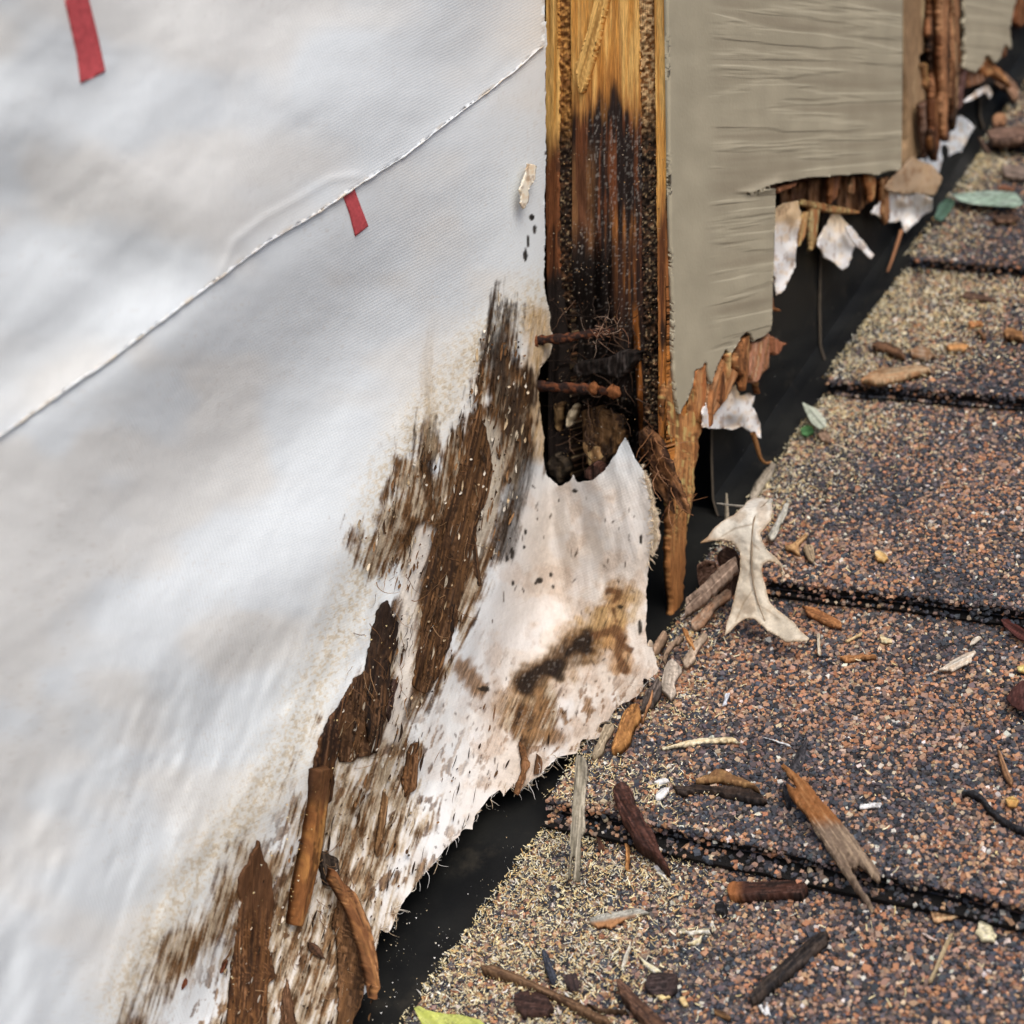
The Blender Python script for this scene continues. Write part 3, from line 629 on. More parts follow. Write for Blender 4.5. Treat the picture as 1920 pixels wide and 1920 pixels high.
patch('printed_stripe', [(643, 364), (664, 352), (676, 385), (691, 424), (667, 443), (656, 400)], lambda x, y: wall_pt(x, y, .0004), 4, .0003, M_red, parent=wl)

# ---------------------------------------------------------------- siding: sawn, rotten edge
sd_panel = thing('siding_panel', 'painted plywood siding panel with a rotten sawn edge and torn bottom', 'siding')
HON = np.array([.62, .29, .065]); HON2 = np.array([.74, .44, .14]); RB = np.array([.17, .06, .022]); BK = np.array([.014, .009, .007]); ORG = np.array([.42, .16, .035])
def grain(px, py, w, l, seed): return fbm(px/w, py/l, 4, seed)
def ply_col(i):
    def f(px, py):
        g = grain(px+3*(fbm(px/40, py/150, 2, 400+i)-.5), py, 5, 160, 410+i); g2 = grain(px, py, 14, 90, 430+i)
        if i in (1, 3):                       # cross plies: rough end grain
            v = fbm(px/6, py/5, 4, 450+i); c = mixc(np.broadcast_to((.20, .085, .025), px.shape+(3,)), (.66, .44, .22) if i == 3 else (.50, .25, .07), sst(.36, .62, v))
            d = sst(170, 285, py+60*(g2-.5)); c = mixc(c, mixc(np.broadcast_to(BK, c.shape), (.10, .045, .022) if i == 1 else (.13, .06, .03), sst(.52, .74, v)), d*.97)
            c = mixc(c, (.50, .36, .2), sst(.74, .82, vn(px/3.3, py/3.3, 470))*.6*sst(240, 330, py)); return c
        c = mixc(np.broadcast_to(HON, px.shape+(3,)), HON2, sst(.35, .65, g)); c = mixc(c, (.36, .17, .05), sst(.58, .72, grain(px, py, 4, 220, 455+i))*.55)
        if i == 0:
            m = sst(225, 310, py+70*(g2-.5)+.8*(px-1030)); c = mixc(c, mixc(np.broadcast_to(RB, c.shape), BK*1.5, sst(.42, .62, g2)), m)
            m = sst(400, 430, py)*sst(540, 500, py); c = mixc(c, (.22, .07, .022), m*.6*sst(.35, .6, g)); c = mixc(c, BK, sst(505, 545, py))
        if i == 4:
            m = sst(330, 430, py+120*(g2-.5)+1.6*(px-1242)); c = mixc(c, mixc(np.broadcast_to((.30, .115, .035), c.shape), RB*.7, sst(.45, .62, g)), m)
            m = sst(610, 680, py+50*(g2-.5)); c = mixc(c, mixc(np.broadcast_to(ORG*1.1, c.shape), RB, sst(.5, .62, g)), m)
            c = mixc(c, BK, sst(24, 8, np.hypot((px-1243)*2.6, (py-628)*.55))*.9)
        if i == 2:
            u = (px-1135)/65
            top = 128+50*np.abs(u+(-.25))**1.3+130*(g2-.5)+110*(g-.5)
            c = mixc(c, (.40, .15, .035), sst(top-50, top+30, py)*.7)
            m = sst(top, top+70, py); fl = mixc(np.broadcast_to((.018, .010, .008), c.shape), (.14, .045, .016), sst(.50, .68, g)); c = mixc(c, fl, m)
            # lighter brown rib on the left
            r = sst(34, 14, np.abs(px-1090))*sst(250, 330, py)*sst(520, 480, py); c = mixc(c, mixc(np.broadcast_to((.24, .11, .042), c.shape), (.10, .04, .018), sst(.45, .6, g)), r*.8)
            # honey streaks lower right
            r = sst(34, 6, np.abs(px-1168-20*(g2-.5)))*sst(370, 430, py)*sst(680, 560, py)*sst(.35, .6, g); c = mixc(c, (.42, .16, .036), r*.8)
            r = sst(420, 470, py); c = mixc(c, (.045, .017, .009), r*.75*sst(.3, .55, g2))
            r = sst(420, 500, py+80*(g2-.5))*sst(1162, 1130, px+.04*(py-560)+24*(g-.5)); c = mixc(c, BK*.8, r*.97)
            r = sst(540, 660, py+80*(g2-.5)); c = mixc(c, BK*.8, r*.92)
            r = sst(7, 3, np.abs(px-(1192+.06*(py-600))))*sst(560, 600, py); c = mixc(c, (.46, .16, .035), r*.9)
            # pale mould and frass lodged in the grain
            sp = sst(.58, .76, fbm(px/2.6, py/5.0, 2, 490))*sst(.40, .6, grain(px, py, 4.2, 300, 494))
            reg = sst(165, 240, py-20*np.abs(u))*sst(500, 400, py)*sst(1092, 1112, px)
            c = mixc(c, (.46, .42, .37), sp*reg*.38); c = mixc(c, (.5, .45, .4), sst(.80, .86, vn(px/3.1, py/3.4, 497))*sst(380, 460, py)*.3)
        return np.clip(c, .004, .9)
    return f
B = [(1023, 1022, 1027), (1047, 1046, 1049), (1069, 1072, 1073), (1198, 1203, 1206), (1226, 1230, 1234), (1253, 1257, 1265)]
def bx(i, y): return float(np.interp(y, [0, 300, 700], B[i]))
DEP = [.0010, .0026, .0018, .0024, .0]
LOWY = [(900, 886, 902), (850, 900), (905, 872, 900, 885, 850), (838, 815), (845, 905)]
names = ['inner_veneer', 'cross_ply', 'core_ply', 'cross_ply', 'outer_veneer']
for i in range(5):
    ys = np.linspace(-330, 700, 26); L = [(bx(i, y)+.4, y) for y in ys]; Rr = [(bx(i+1, y)-.4, y) for y in ys]
    xb0, xb1 = bx(i, 800), bx(i+1, 800); lw = LOWY[i]
    bot = [(xb1+(xb0-xb1)*k/(len(lw)-1), lw[::-1][k]) for k in range(len(lw))]
    O = np.array(Rr+bot+L[::-1])
    def surf(px, py, i=i):
        rotd = sst(480, 640, py)
        y = DEP[i]+(.0030 if i in (1, 3) else .0011)*(fbm(px/(5 if i in (1, 3) else 7), py/(6 if i in (1, 3) else 120), 3, 500+i)-.5)*(1+rotd*1.5)
        if i == 2: y = y+.010*rotd*sst(1160, 1110, px+.04*(py-600))+.0045*sst(.45, .62, fbm(px/16, py/260, 2, 511))*sst(300, 520, py)
        if i == 1: y = y+.006*rotd
        if i == 2: y = y+.018*sst(740, 800, py)
        P = onY(px, py, y)
        if i == 4: P[:, 0] = np.minimum(P[:, 0], T-.0017)
        return P
    pl = patch(names[i], fray(O, .7, 7, 20+i, keep=lambda p: p[1] < 200), surf, 2.2, .016, M_wood, ply_col(i), lambda x, y: np.stack([x*.00019, np.zeros_like(x), y*.00019], -1), parent=sd_panel, back=(0, 1, 0))
    if i == 0 or i == 2: pl['label'] = ['honey coloured inner veneer blackened below', '', 'thick core ply charred black by rot with pale mould'][i]
# splinter lying on the core near the top
patch('splinter', [(1078, 118), (1084, 112), (1100, 60), (1112, 10), (1118, -40), (1145, -40), (1132, 20), (1118, 80), (1105, 130), (1092, 170), (1085, 178)], lambda x, y: onY(x, y, -.0012), 3, .003, M_wood, lambda x, y: mixc(np.broadcast_to(HON2*1.02, x.shape+(3,)), (.42, .22, .06), sst(.5, .65, fbm((x+.25*y)/5, y/90, 3, 520))), lambda x, y: np.stack([(x+.25*y)*.00019, 0*x, y*.00019], -1), parent=sd_panel, back=(0, 1, 0))

# painted face
face = [(1252, -330), (1253, 0), (1257, 300), (1259, 430), (1262, 560), (1265, 700), (1269, 750), (1275, 778), (1282, 762), (1298, 728), (1303, 694), (1318, 688), (1325, 664), (1328, 694), (1333, 726), (1340, 700), (1352, 672), (1364, 652), (1368, 668), (1382, 648), (1398, 624), (1408, 626), (1414, 640), (1424, 634), (1434, 630), (1446, 619), (1448, 600), (1449, 560), (1451, 500), (1453, 430), (1455, 354), (1440, 355), (1424, 361), (1408, 366), (1391, 369), (1404, 362), (1420, 357), (1438, 350), (1456, 344), (1490, 338), (1530, 332), (1580, 328), (1620, 325), (1645, 329), (1668, 320), (1690, 317), (1692, 200), (1693, 0), (1695, -330)]
def face_pt(px, py, x=T):
    P = onX(px, py, x)
    return P
def face_uv(px, py):
    P = onX(px, py, T); emb = sst(1318, 1362, px+10*(fbm(px/40, py/60, 2, 530)-.5))
    return np.stack([P[:, 1], P[:, 2], emb], -1)
def face_surf(px, py):
    P = onX(px, py, T); emb = sst(1325, 1365, px+10*(fbm(px/40, py/60, 2, 530)-.5))
    h = .0003*(fbm(P[:, 1]*8, P[:, 2]*230, 3, 533)-.5)*emb+.0004*(fbm(px/50, py/50, 2, 534)-.5)-.0004*emb
    lift = .0012*np.exp(-(line_d([(1391, 369), (1456, 346)], px, py)/10)**2)*(py < 362)
    return onX(px, py, T+h+lift)
patch('painted_face', fray(face, .9, 5, 30, keep=lambda p: p[1] < 120 or (p[0] > 1440 and p[1] > 380 and p[1] < 600) or p[0] < 1262 or p[0] > 1685), face_surf, 3.0, .0016, M_paint, None, face_uv, parent=sd_panel)
# plies behind the painted skin, hidden from above, seen as broken brown wood at the tear
def wcol(a, b, seed, dk=.0, w=4, l=60, lean=0.0, ends=None):
    a = np.asarray(a, float); b = np.asarray(b, float)
    def f(px, py):
        u = px+lean*py; g = fbm(u/w, py/l, 4, seed); c = mixc(np.broadcast_to(a, px.shape+(3,)), b, sst(.36, .64, g))
        c = mixc(c, np.minimum(a*2.1+.03, .6), sst(.60, .70, fbm(u/(w*.6), py/(l*2.2), 3, seed+21))*.55); c = mixc(c, b*.35, sst(.60, .68, fbm(u/(w*.7), py/(l*1.8), 3, seed+22))*.8)
        if dk: c = mixc(c, BK, sst(.58, .74, fbm(u/(w*2), py/(l*1.3), 3, seed+3))*dk)
        if ends is not None:
            for (y0, y1, cc) in ends: c = mixc(c, cc, sst(y0, y1, py+24*(g-.5)))
        return c
    return f
fz = lambda lean=0.0: (lambda x, y: np.stack([(x+lean*y)*.00019, 0*x, y*.00019], -1))
def shred(poly, amp, seed):
    P = np.asarray(poly, float); c = P.mean(0); V = np.linalg.svd(P-c, full_matrices=False)[2]; t = (P-c)@V[0]; v = (P-c)@V[1]
    tm = np.abs(t).max(); w = sst(.55, 1.0, np.abs(t)/tm); sh = np.sign(t)*amp*(vn(v/2.2, np.sign(t)*7., seed)*1.6-1.2)*w
    return P+np.outer(sh, V[0])
def sliver(name, poly, surf, a, b, seed, parent=None, thick=.002, back=(-1, 0, 0), step=2.6, lean=0.0, dk=0.0, props=None, mat=None, amp=.9, w=4, l=60, ends=None, rnd=2.5):
    PO = np.asarray(poly, float); L_ = np.ptp(PO, 0).max(); c0 = PO.mean(0); V0 = np.linalg.svd(PO-c0, full_matrices=False); ax = V0[2][0]
    if ax[1] < 0: ax = -ax
    if abs(ax[1]) < .55 or V0[1][0] < 1.8*V0[1][1]: ax = np.array([-lean, 1.0])/math.hypot(lean, 1)
    own = lambda x, y: ((x-c0[0])*ax[1]-(y-c0[1])*ax[0]+c0[0]+10*(fbm(x/70, y/110, 2, seed+50)-.5), (x-c0[0])*ax[0]+(y-c0[1])*ax[1]+c0[1])
    wc_ = wcol(a, b, seed, dk, w, l, 0.0, None)
    def colf(x, y):
        u, v = own(x, y); c = wc_(u, v)
        for (y0, y1, cc) in (ends or []): c = mixc(c, cc, sst(y0, y1, y+24*(fbm(u/4, v/40, 3, seed+8)-.5))*.9)
        return c
    def uvf(x, y):
        u, v = own(x, y); return np.stack([u*.00019, 0*u, v*.00019], -1)
    return patch(name, shred(fray(poly, amp, 2, seed), min(9, L_*.12), seed), surf, step, thick, mat or M_wood, colf, uvf, parent=parent, back=back, props=props, rnd=rnd)
xs = lambda x, amp=.0012, seed=1: (lambda px, py: onX(px, py, x+amp*(fbm(px/7, py/60, 3, seed)-.5)))
core = patch('backing_ply', [(1258, -330), (1258, 640), (1330, 640), (1440, 590), (1446, 345), (1640, 318), (1686, 305), (1690, -330)], lambda x, y: onX(x, y, T-.0022), 40, .010, M_wood, wcol((.13, .06, .03), (.05, .02, .012), 540, .5), fz(), parent=sd_panel)
BR1 = (.36, .15, .055); BR2 = (.20, .08, .03); BR3 = (.46, .22, .09)
sliver('hanging_splinter', [(1256, 690), (1263, 740), (1276, 786), (1292, 748), (1303, 694), (1323, 668), (1327, 720), (1322, 790), (1312, 832), (1306, 880), (1302, 930), (1297, 965), (1288, 1000), (1286, 1060), (1283, 1120), (1280, 1165), (1276, 1192), (1264, 1188), (1262, 1130), (1257, 1080), (1255, 1020), (1259, 970), (1256, 905), (1262, 850), (1252, 815), (1246, 750)],
       lambda px, py: onX(px, py, T-.0014-.004*sst(900, 1180, py)+.0014*(fbm(px/8, py/70, 3, 551)-.5)), (.50, .24, .085), (.28, .115, .04), 550, sd_panel, .0016, amp=1.7, w=3, ends=[(960, 1060, (.36, .15, .05))])
for j, (poly, x, a, b) in enumerate([
    ([(1327, 690), (1334, 726), (1346, 704), (1364, 654), (1372, 690), (1387, 698), (1378, 722), (1366, 748), (1346, 772), (1330, 796), (1322, 790)], T-.0018, BR1, (.48, .25, .12)),
    ([(1378, 676), (1390, 648), (1398, 626), (1408, 630), (1406, 690), (1400, 740), (1394, 706), (1383, 694)], T-.0012, BR1, BR2),
    ([(1408, 642), (1428, 642), (1446, 622), (1444, 690), (1432, 700), (1420, 724), (1404, 712)], T-.0022, (.42, .20, .12), BR1),
    ([(1412, 720), (1422, 712), (1428, 740), (1424, 716), (1420, 715)], T-.003, BR1, BR2),
    ([(1446, 626), (1466, 640), (1482, 644), (1470, 650), (1462, 668), (1446, 660)], T-.006, (.26, .10, .05), BR2),
    ([(1450, 545), (1454, 575), (1468, 582), (1470, 588), (1450, 582)], T-.003, BR1, BR2),
    ([(1300, 700), (1326, 668), (1326, 740), (1318, 800), (1306, 780)], T-.0006, (.40, .14, .045), BR3),
    ([(1336, 720), (1342, 738), (1338, 800), (1332, 806), (1332, 760)], T-.0008, BR1, BR2),
    ([(1352, 700), (1360, 690), (1362, 740), (1352, 770), (1346, 750)], T-.0010, BR2, RB),
    ([(1366, 655), (1374, 660), (1372, 700), (1366, 720)], T-.0005, BR3, BR1)]):
    sliver('splinter', poly, xs(x, .002, 560+j), a, b, 560+j, sd_panel, .002, step=2.2)
# rotten cavity under the upper skin
sliver('rotten_core', [(1455, 352), (1520, 336), (1600, 328), (1644, 332), (1652, 372), (1626, 384), (1606, 404), (1586, 392), (1560, 400), (1530, 388), (1500, 392), (1456, 406)], xs(T-.010, .006, 580), (.10, .045, .02), (.24, .12, .055), 580, sd_panel, .006, dk=.95, w=9, l=26)
for j, (poly, x, a, b) in enumerate([
    ([(1625, 326), (1644, 330), (1642, 370), (1636, 384), (1630, 352)], T-.003, (.46, .20, .08), BR1),
    ([(1655, 336), (1668, 332), (1670, 412), (1664, 418), (1656, 400)], T-.004, (.34, .17, .08), BR2),
    ([(1500, 372), (1560, 384), (1620, 396), (1610, 402), (1550, 398), (1500, 384)], T-.006, (.40, .26, .11), BR1),
    ([(1520, 388), (1540, 392), (1530, 470), (1522, 470)], T-.006, (.42, .30, .14), BR1),
    ([(1506, 396), (1520, 392), (1512, 440), (1500, 470), (1496, 460)], T-.007, (.55, .38, .16), BR3),
    ([(1456, 352), (1500, 340), (1496, 350), (1458, 364)], T-.002, (.25, .10, .05), BR2),
    ([(1560, 330), (1580, 328), (1572, 370), (1560, 384)], T-.004, (.12, .05, .03), BR2),
    ([(1600, 330), (1606, 328), (1604, 362), (1598, 366)], T-.003, (.4, .2, .1), BR2)]):
    sliver('splinter', poly, xs(x, .002, 590+j), a, b, 590+j, sd_panel, .0015, step=2.2)

# second stretch of siding: groove, rotted rib, painted strip
sd2 = thing('siding_panel', 'far siding strip with a tan groove and a shredded brown rotten rib', 'siding')
sliver('groove', [(1690, -330), (1750, -330), (1748, 60), (1746, 96), (1726, 102), (1732, 140), (1742, 178), (1728, 205), (1727, 262), (1730, 292), (1690, 322), (1691, 290), (1702, 270), (1701, 190), (1697, 150), (1692, 118), (1690, 60)], xs(T-.010, .0008, 600), (.34, .225, .125), (.26, .165, .09), 600, sd2, .004, w=24, l=260, step=4)
for j, (poly, x, a, b) in enumerate([
    ([(1745, -330), (1766, -330), (1766, 100), (1762, 180), (1766, 250), (1758, 302), (1750, 270), (1752, 180), (1748, 90)], T-.006, (.30, .13, .055), BR2),
    ([(1762, -330), (1784, -330), (1786, 120), (1782, 200), (1776, 268), (1770, 220), (1766, 120)], T-.002, (.44, .20, .09), RB),
    ([(1780, -330), (1800, -330), (1802, 60), (1800, 160), (1794, 245), (1786, 200), (1784, 90)], T-.001, (.50, .25, .12), BR2),
    ([(1796, -330), (1810, -330), (1810, 60), (1806, 160), (1802, 210), (1797, 120)], T-.003, (.52, .30, .16), BR1),
    ([(1732, 195), (1744, 182), (1748, 260), (1742, 300), (1734, 250)], T-.004, (.24, .15, .11), RB),
    ([(1750, 190), (1762, 180), (1764, 270), (1757, 312), (1750, 280)], T-.0005, (.40, .17, .06), RB),
    ([(1768, 140), (1790, 150), (1786, 240), (1778, 268), (1770, 230)], T-.004, (.10, .045, .03), RB),
    ([(1730, 120), (1742, 118), (1745, 170), (1738, 165)], T-.008, (.55, .32, .12), BR3),
    ([(1804, 130), (1816, 96), (1818, 100), (1808, 190), (1800, 210)], T-.0005, (.12, .06, .05), RB)]):
    sliver('splinter', poly, xs(x, .0018, 610+j), tuple(np.array(a)*.7), tuple(np.array(b)*.6), 610+j, sd2, .002, dk=.9, step=2.2, w=3.5, l=90, amp=1.6)
patch('painted_face', fray([(1809, -330), (1912, -330), (1906, 0), (1896, 40), (1894, 66), (1897, 98), (1884, 80), (1878, 106), (1866, 118), (1852, 100), (1842, 124), (1830, 136), (1818, 132), (1809, 128)], 1.2, 5, 620), lambda x, y: onX(x, y, T), 3.5, .002, M_paint, None, lambda x, y: np.stack([onX(x, y, T)[:, 1], onX(x, y, T)[:, 2], np.full_like(x, .6)], -1), parent=sd2)
for j, (poly, x, a, b) in enumerate([
    ([(1840, 128), (1853, 94), (1858, 110), (1878, 128), (1890, 150), (1900, 164), (1880, 152), (1862, 140), (1850, 150)], T-.002, BR1, BR2),
    ([(1812, 130), (1830, 138), (1846, 134), (1856, 150), (1840, 158), (1812, 165)], T-.004, BR2, (.30, .18, .12)),
    ([(1878, 78), (1890, 84), (1890, 108), (1880, 108)], T-.004, (.10, .05, .03), BR2),
    ([(1894, -330), (1960, -330), (1950, 20), (1916, 55), (1904, 44), (1900, 0)], T-.008, (.20, .085, .035), RB)]):
    sliver('splinter', poly, xs(x, .003, 630+j), a, b, 630+j, sd2, .002, step=2.4)

# ---------------------------------------------------------------- torn scraps of house wrap below the siding
WH = (.78, .76, .74); TN = (.66, .46, .25)
def scrap(poly, x, label, seed, split, curl=.004, parent=None, name='wrap_scrap', c0=WH, c1=TN):
    O = np.asarray(poly, float); cx0 = O[:, 0].mean()
    def f(px, py):
        m = sst(split+18, split-22, py+30*(fbm(px/14, py/14, 3, seed)-.5)); return mixc(mixc(mixc(np.broadcast_to(c0, px.shape+(3,)), c1, m*.9), c1, sst(.5, .72, fbm(px/9, py/9, 4, seed+6))*.5), (.22, .11, .05), sst(.62, .7, fbm(px/5, py/16, 3, seed+7))*.5)
    def sf(px, py): return onX(px, py, x+curl*(fbm(px/38, py/50, 2, seed+2)-.5)*2+.003*((px-cx0)/40)**2)
    return patch(name, fray(poly, 1.6, 4, seed), sf, 2.6, .0006, M_paper, f, None, parent=parent, props=P_(label, 'paper scrap') if parent is None else None)
scrap([(1317, 770), (1330, 742), (1350, 728), (1380, 720), (1388, 744), (1404, 736), (1416, 742), (1408, 762), (1420, 776), (1426, 794), (1427, 822), (1412, 812), (1394, 800), (1370, 806), (1318, 802)], .044, 'crumpled white wrap scrap under the splintered siding corner, rust stained on top', 700, 752, .006)
scrap([(1453, 392), (1470, 380), (1497, 376), (1502, 402), (1495, 440), (1491, 500), (1472, 544), (1456, 554), (1450, 500)], .043, 'tall white wrap scrap hanging against the step in the siding', 702, 430, .003)
scrap([(1540, 440), (1558, 404), (1572, 396), (1590, 420), (1604, 446), (1600, 470), (1590, 500), (1580, 506), (1562, 492), (1546, 482), (1534, 462)], .044, 'loose white wrap flap dangling free over the black flashing', 704, 436, .004, c1=(.74, .58, .38))
scrap([(1586, 426), (1596, 424), (1618, 452), (1640, 478), (1634, 486), (1612, 466), (1594, 446)], .046, 'thin white rolled strip beside the dangling wrap flap', 706, 300, .002)
scrap([(1634, 398), (1655, 372), (1668, 356), (1690, 366), (1720, 362), (1748, 372), (1746, 394), (1716, 416), (1697, 438), (1690, 414), (1668, 418), (1650, 408)], .043, 'white wrap scrap with a tan fringe above the thin brown stalk', 708, 340, .004)
scrap([(1706, 300), (1734, 300), (1760, 270), (1790, 224), (1804, 216), (1829, 238), (1808, 276), (1784, 318), (1764, 352), (1748, 386), (1752, 356), (1764, 336), (1738, 318)], .036, 'bluish white wrap strip below the shredded rotten rib', 710, 100, .003, c0=(.76, .79, .82))
scrap([(1660, 352), (1688, 318), (1712, 294), (1744, 308), (1767, 334), (1752, 366), (1720, 362), (1700, 364), (1676, 360)], .046, 'tan paper piece hanging at the end of the upper siding', 712, 900, .002, c1=(.36, .235, .125))
scrap([(1808, 190), (1836, 168), (1852, 160), (1860, 176), (1856, 186), (1850, 172), (1828, 184), (1810, 192)], .045, 'curled white scrap under the far painted strip', 714, 166, .003)
scrap([(690, 1818), (698, 1850), (684, 1878), (676, 1910), (668, 1950), (656, 1950), (668, 1886), (652, 1892), (642, 1896), (650, 1880), (672, 1862), (682, 1840)], .026, 'shredded white paper tail beside the curved stick at the bottom', 716, 300, .003, c0=(.74, .74, .74))
scrap([(1213, 1218), (1220, 1200), (1226, 1214), (1235, 1256), (1222, 1270), (1210, 1262)], .047, 'small buff paper tab at the lower right corner of the wrap', 718, 1500, .002, c1=(.74, .58, .42))
scrap([(976, 352), (984, 330), (990, 306), (1006, 312), (1004, 336), (992, 356), (992, 380), (982, 392), (976, 380)], .006, 'curled cream paper fleck stuck near the top of the wrap edge', 720, 300, .001, c0=(.80, .74, .62))
# brown tail and stalks in front of the flashing
def stalk(name, label, pts, r, c, surf=None, cat='stalk', parent=None):
    P = np.array([p for p in pts]); t = np.linspace(0, 1, len(P)); tt = np.linspace(0, 1, 14)
    Q = np.stack([np.interp(tt, t, P[:, i]) for i in range(3)], -1)
    for _ in range(2): Q[1:-1] = .25*Q[:-2]+.5*Q[1:-1]+.25*Q[2:]
    V, F = tubes([Q], [r], 6); C = np.broadcast_to(c, V.shape)*(1+.5*(fbm(V[:, 0]*900, V[:, 2]*300, 3, 5)-.5))[:, None]
    return mesh_obj(name, V, F, M_chip, parent, C, props=P_(label, cat) if parent is None else None)
X1 = lambda l, x: [onX(np.array(float(a)), np.array(float(b)), x) for a, b in l]
stalk('stalk', 'brown curled tail dropping from the crumpled scrap to the shingle edge', X1([(1412, 812), (1420, 840), (1426, 862), (1436, 870), (1446, 866)], .046), .0011, (.34, .16, .06))
stalk('stalk', 'thin brown stalk leaning on the flashing under the tan fringed scrap', X1([(1690, 432), (1682, 458), (1673, 486), (1664, 510)], .042), .0010, (.38, .18, .09))
stalk('stalk', 'short pale stalk standing upright behind the oak leaf stem', [on_roof(np.array(1363.), np.array(985.), .002), onX(np.array(1362.), np.array(925.), .052)], .0011, (.55, .48, .36))

# ---------------------------------------------------------------- step flashing
M_edge = mat_col('pale_metal_edge', .5, .4, (300, 300, 300), .3, 0, base=(.16, .13, .10))
def flash(label, y0, y1, x, top, hleg=.03, ramp=0.0):
    """bent black sheet: upright leg on the wall, foot running under the shingles"""
    n = 10; Y = np.linspace(y0, y1, n)
    zr = lambda X, Yv, h: (RD+h)/math.cos(RP)+Yv*math.tan(RP)
    rows = []
    for X, h in ((x, top), (x, .012), (x+.0008, -.003), (x+.003, -.0085), (T+hleg, -.0098)):
        rows.append(np.stack([np.full(n, X), Y, zr(X, Y, h)], -1))
    A_ = np.stack(rows); B_ = A_-np.array([.0006, 0, 0]); B_[2:, :, 0] += .0006; B_[2:] -= RN*.0006
    R_, C_ = A_.shape[:2]; idx = np.arange(R_*C_).reshape(R_, C_); q = np.stack([idx[:-1, :-1], idx[1:, :-1], idx[1:, 1:], idx[:-1, 1:]], -1).reshape(-1, 4); m = R_*C_
    s1 = np.stack([idx[:-1, 0], idx[:-1, 0]+m, idx[1:, 0]+m, idx[1:, 0]], -1); s2 = np.stack([idx[:-1, -1], idx[1:, -1], idx[1:, -1]+m, idx[:-1, -1]+m], -1)
    fo = mesh_obj('step_flashing', np.concatenate([A_.reshape(-1, 3), B_.reshape(-1, 3)]), np.concatenate([q, q[:, ::-1]+m, s1, s2]), M_flash, smooth=False, props=P_(label, 'flashing', 'black step flashing along the wall'))
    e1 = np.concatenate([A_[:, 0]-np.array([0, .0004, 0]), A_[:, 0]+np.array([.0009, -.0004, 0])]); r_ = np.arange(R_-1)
    mesh_obj('pale_edge', e1, np.stack([r_, r_+1, r_+1+R_, r_+R_], -1), M_edge, fo, smooth=False)  # paler brown-grey strip along the front edge of each piece
    return fo
def yat(px, py, x): return float(onX(np.array(float(px)), np.array(float(py)), x)[1])
f1x, f2x, f3x, f4x, f5x = -.0030, -.0040, .0340, .0352, .0360
ya = yat(1046, 1450, f1x); yb = yat(1332, 900, f3x); yc = yat(1536, 600, f4x); yd = yat(1830, 230, f5x)
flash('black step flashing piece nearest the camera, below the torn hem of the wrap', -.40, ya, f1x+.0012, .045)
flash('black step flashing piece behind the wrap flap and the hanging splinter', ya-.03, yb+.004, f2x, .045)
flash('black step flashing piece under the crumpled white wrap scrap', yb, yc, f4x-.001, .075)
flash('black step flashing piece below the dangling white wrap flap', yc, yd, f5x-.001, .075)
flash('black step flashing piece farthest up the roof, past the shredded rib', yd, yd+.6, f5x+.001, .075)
# thin metal lip showing under a shingle butt
a_, g_ = butts[4]; Xq = np.linspace(.052, .40, 30); sq = a_+g_*Xq-.0016
lipV = np.concatenate([roof_pt(Xq, sq, np.full(30, -.0080)), roof_pt(Xq, sq+.03, np.full(30, -.0082)), roof_pt(Xq, sq+.0002, np.full(30, -.0085)), roof_pt(Xq, sq+.03, np.full(30, -.0085))]); i = np.arange(29)
mesh_obj('metal_lip', lipV, np.concatenate([np.stack([i, i+1, i+31, i+30], -1), np.stack([i+60, i+61, i+1, i], -1), np.stack([i+60, i+90, i+91, i+61], -1)]), mat_col('brown_metal', .35, .5, (300, 20, 300), .15, 0, base=(.20, .13, .09)), smooth=False, props=P_('thin brown metal lip along the butt of the third shingle course', 'metal strip'))

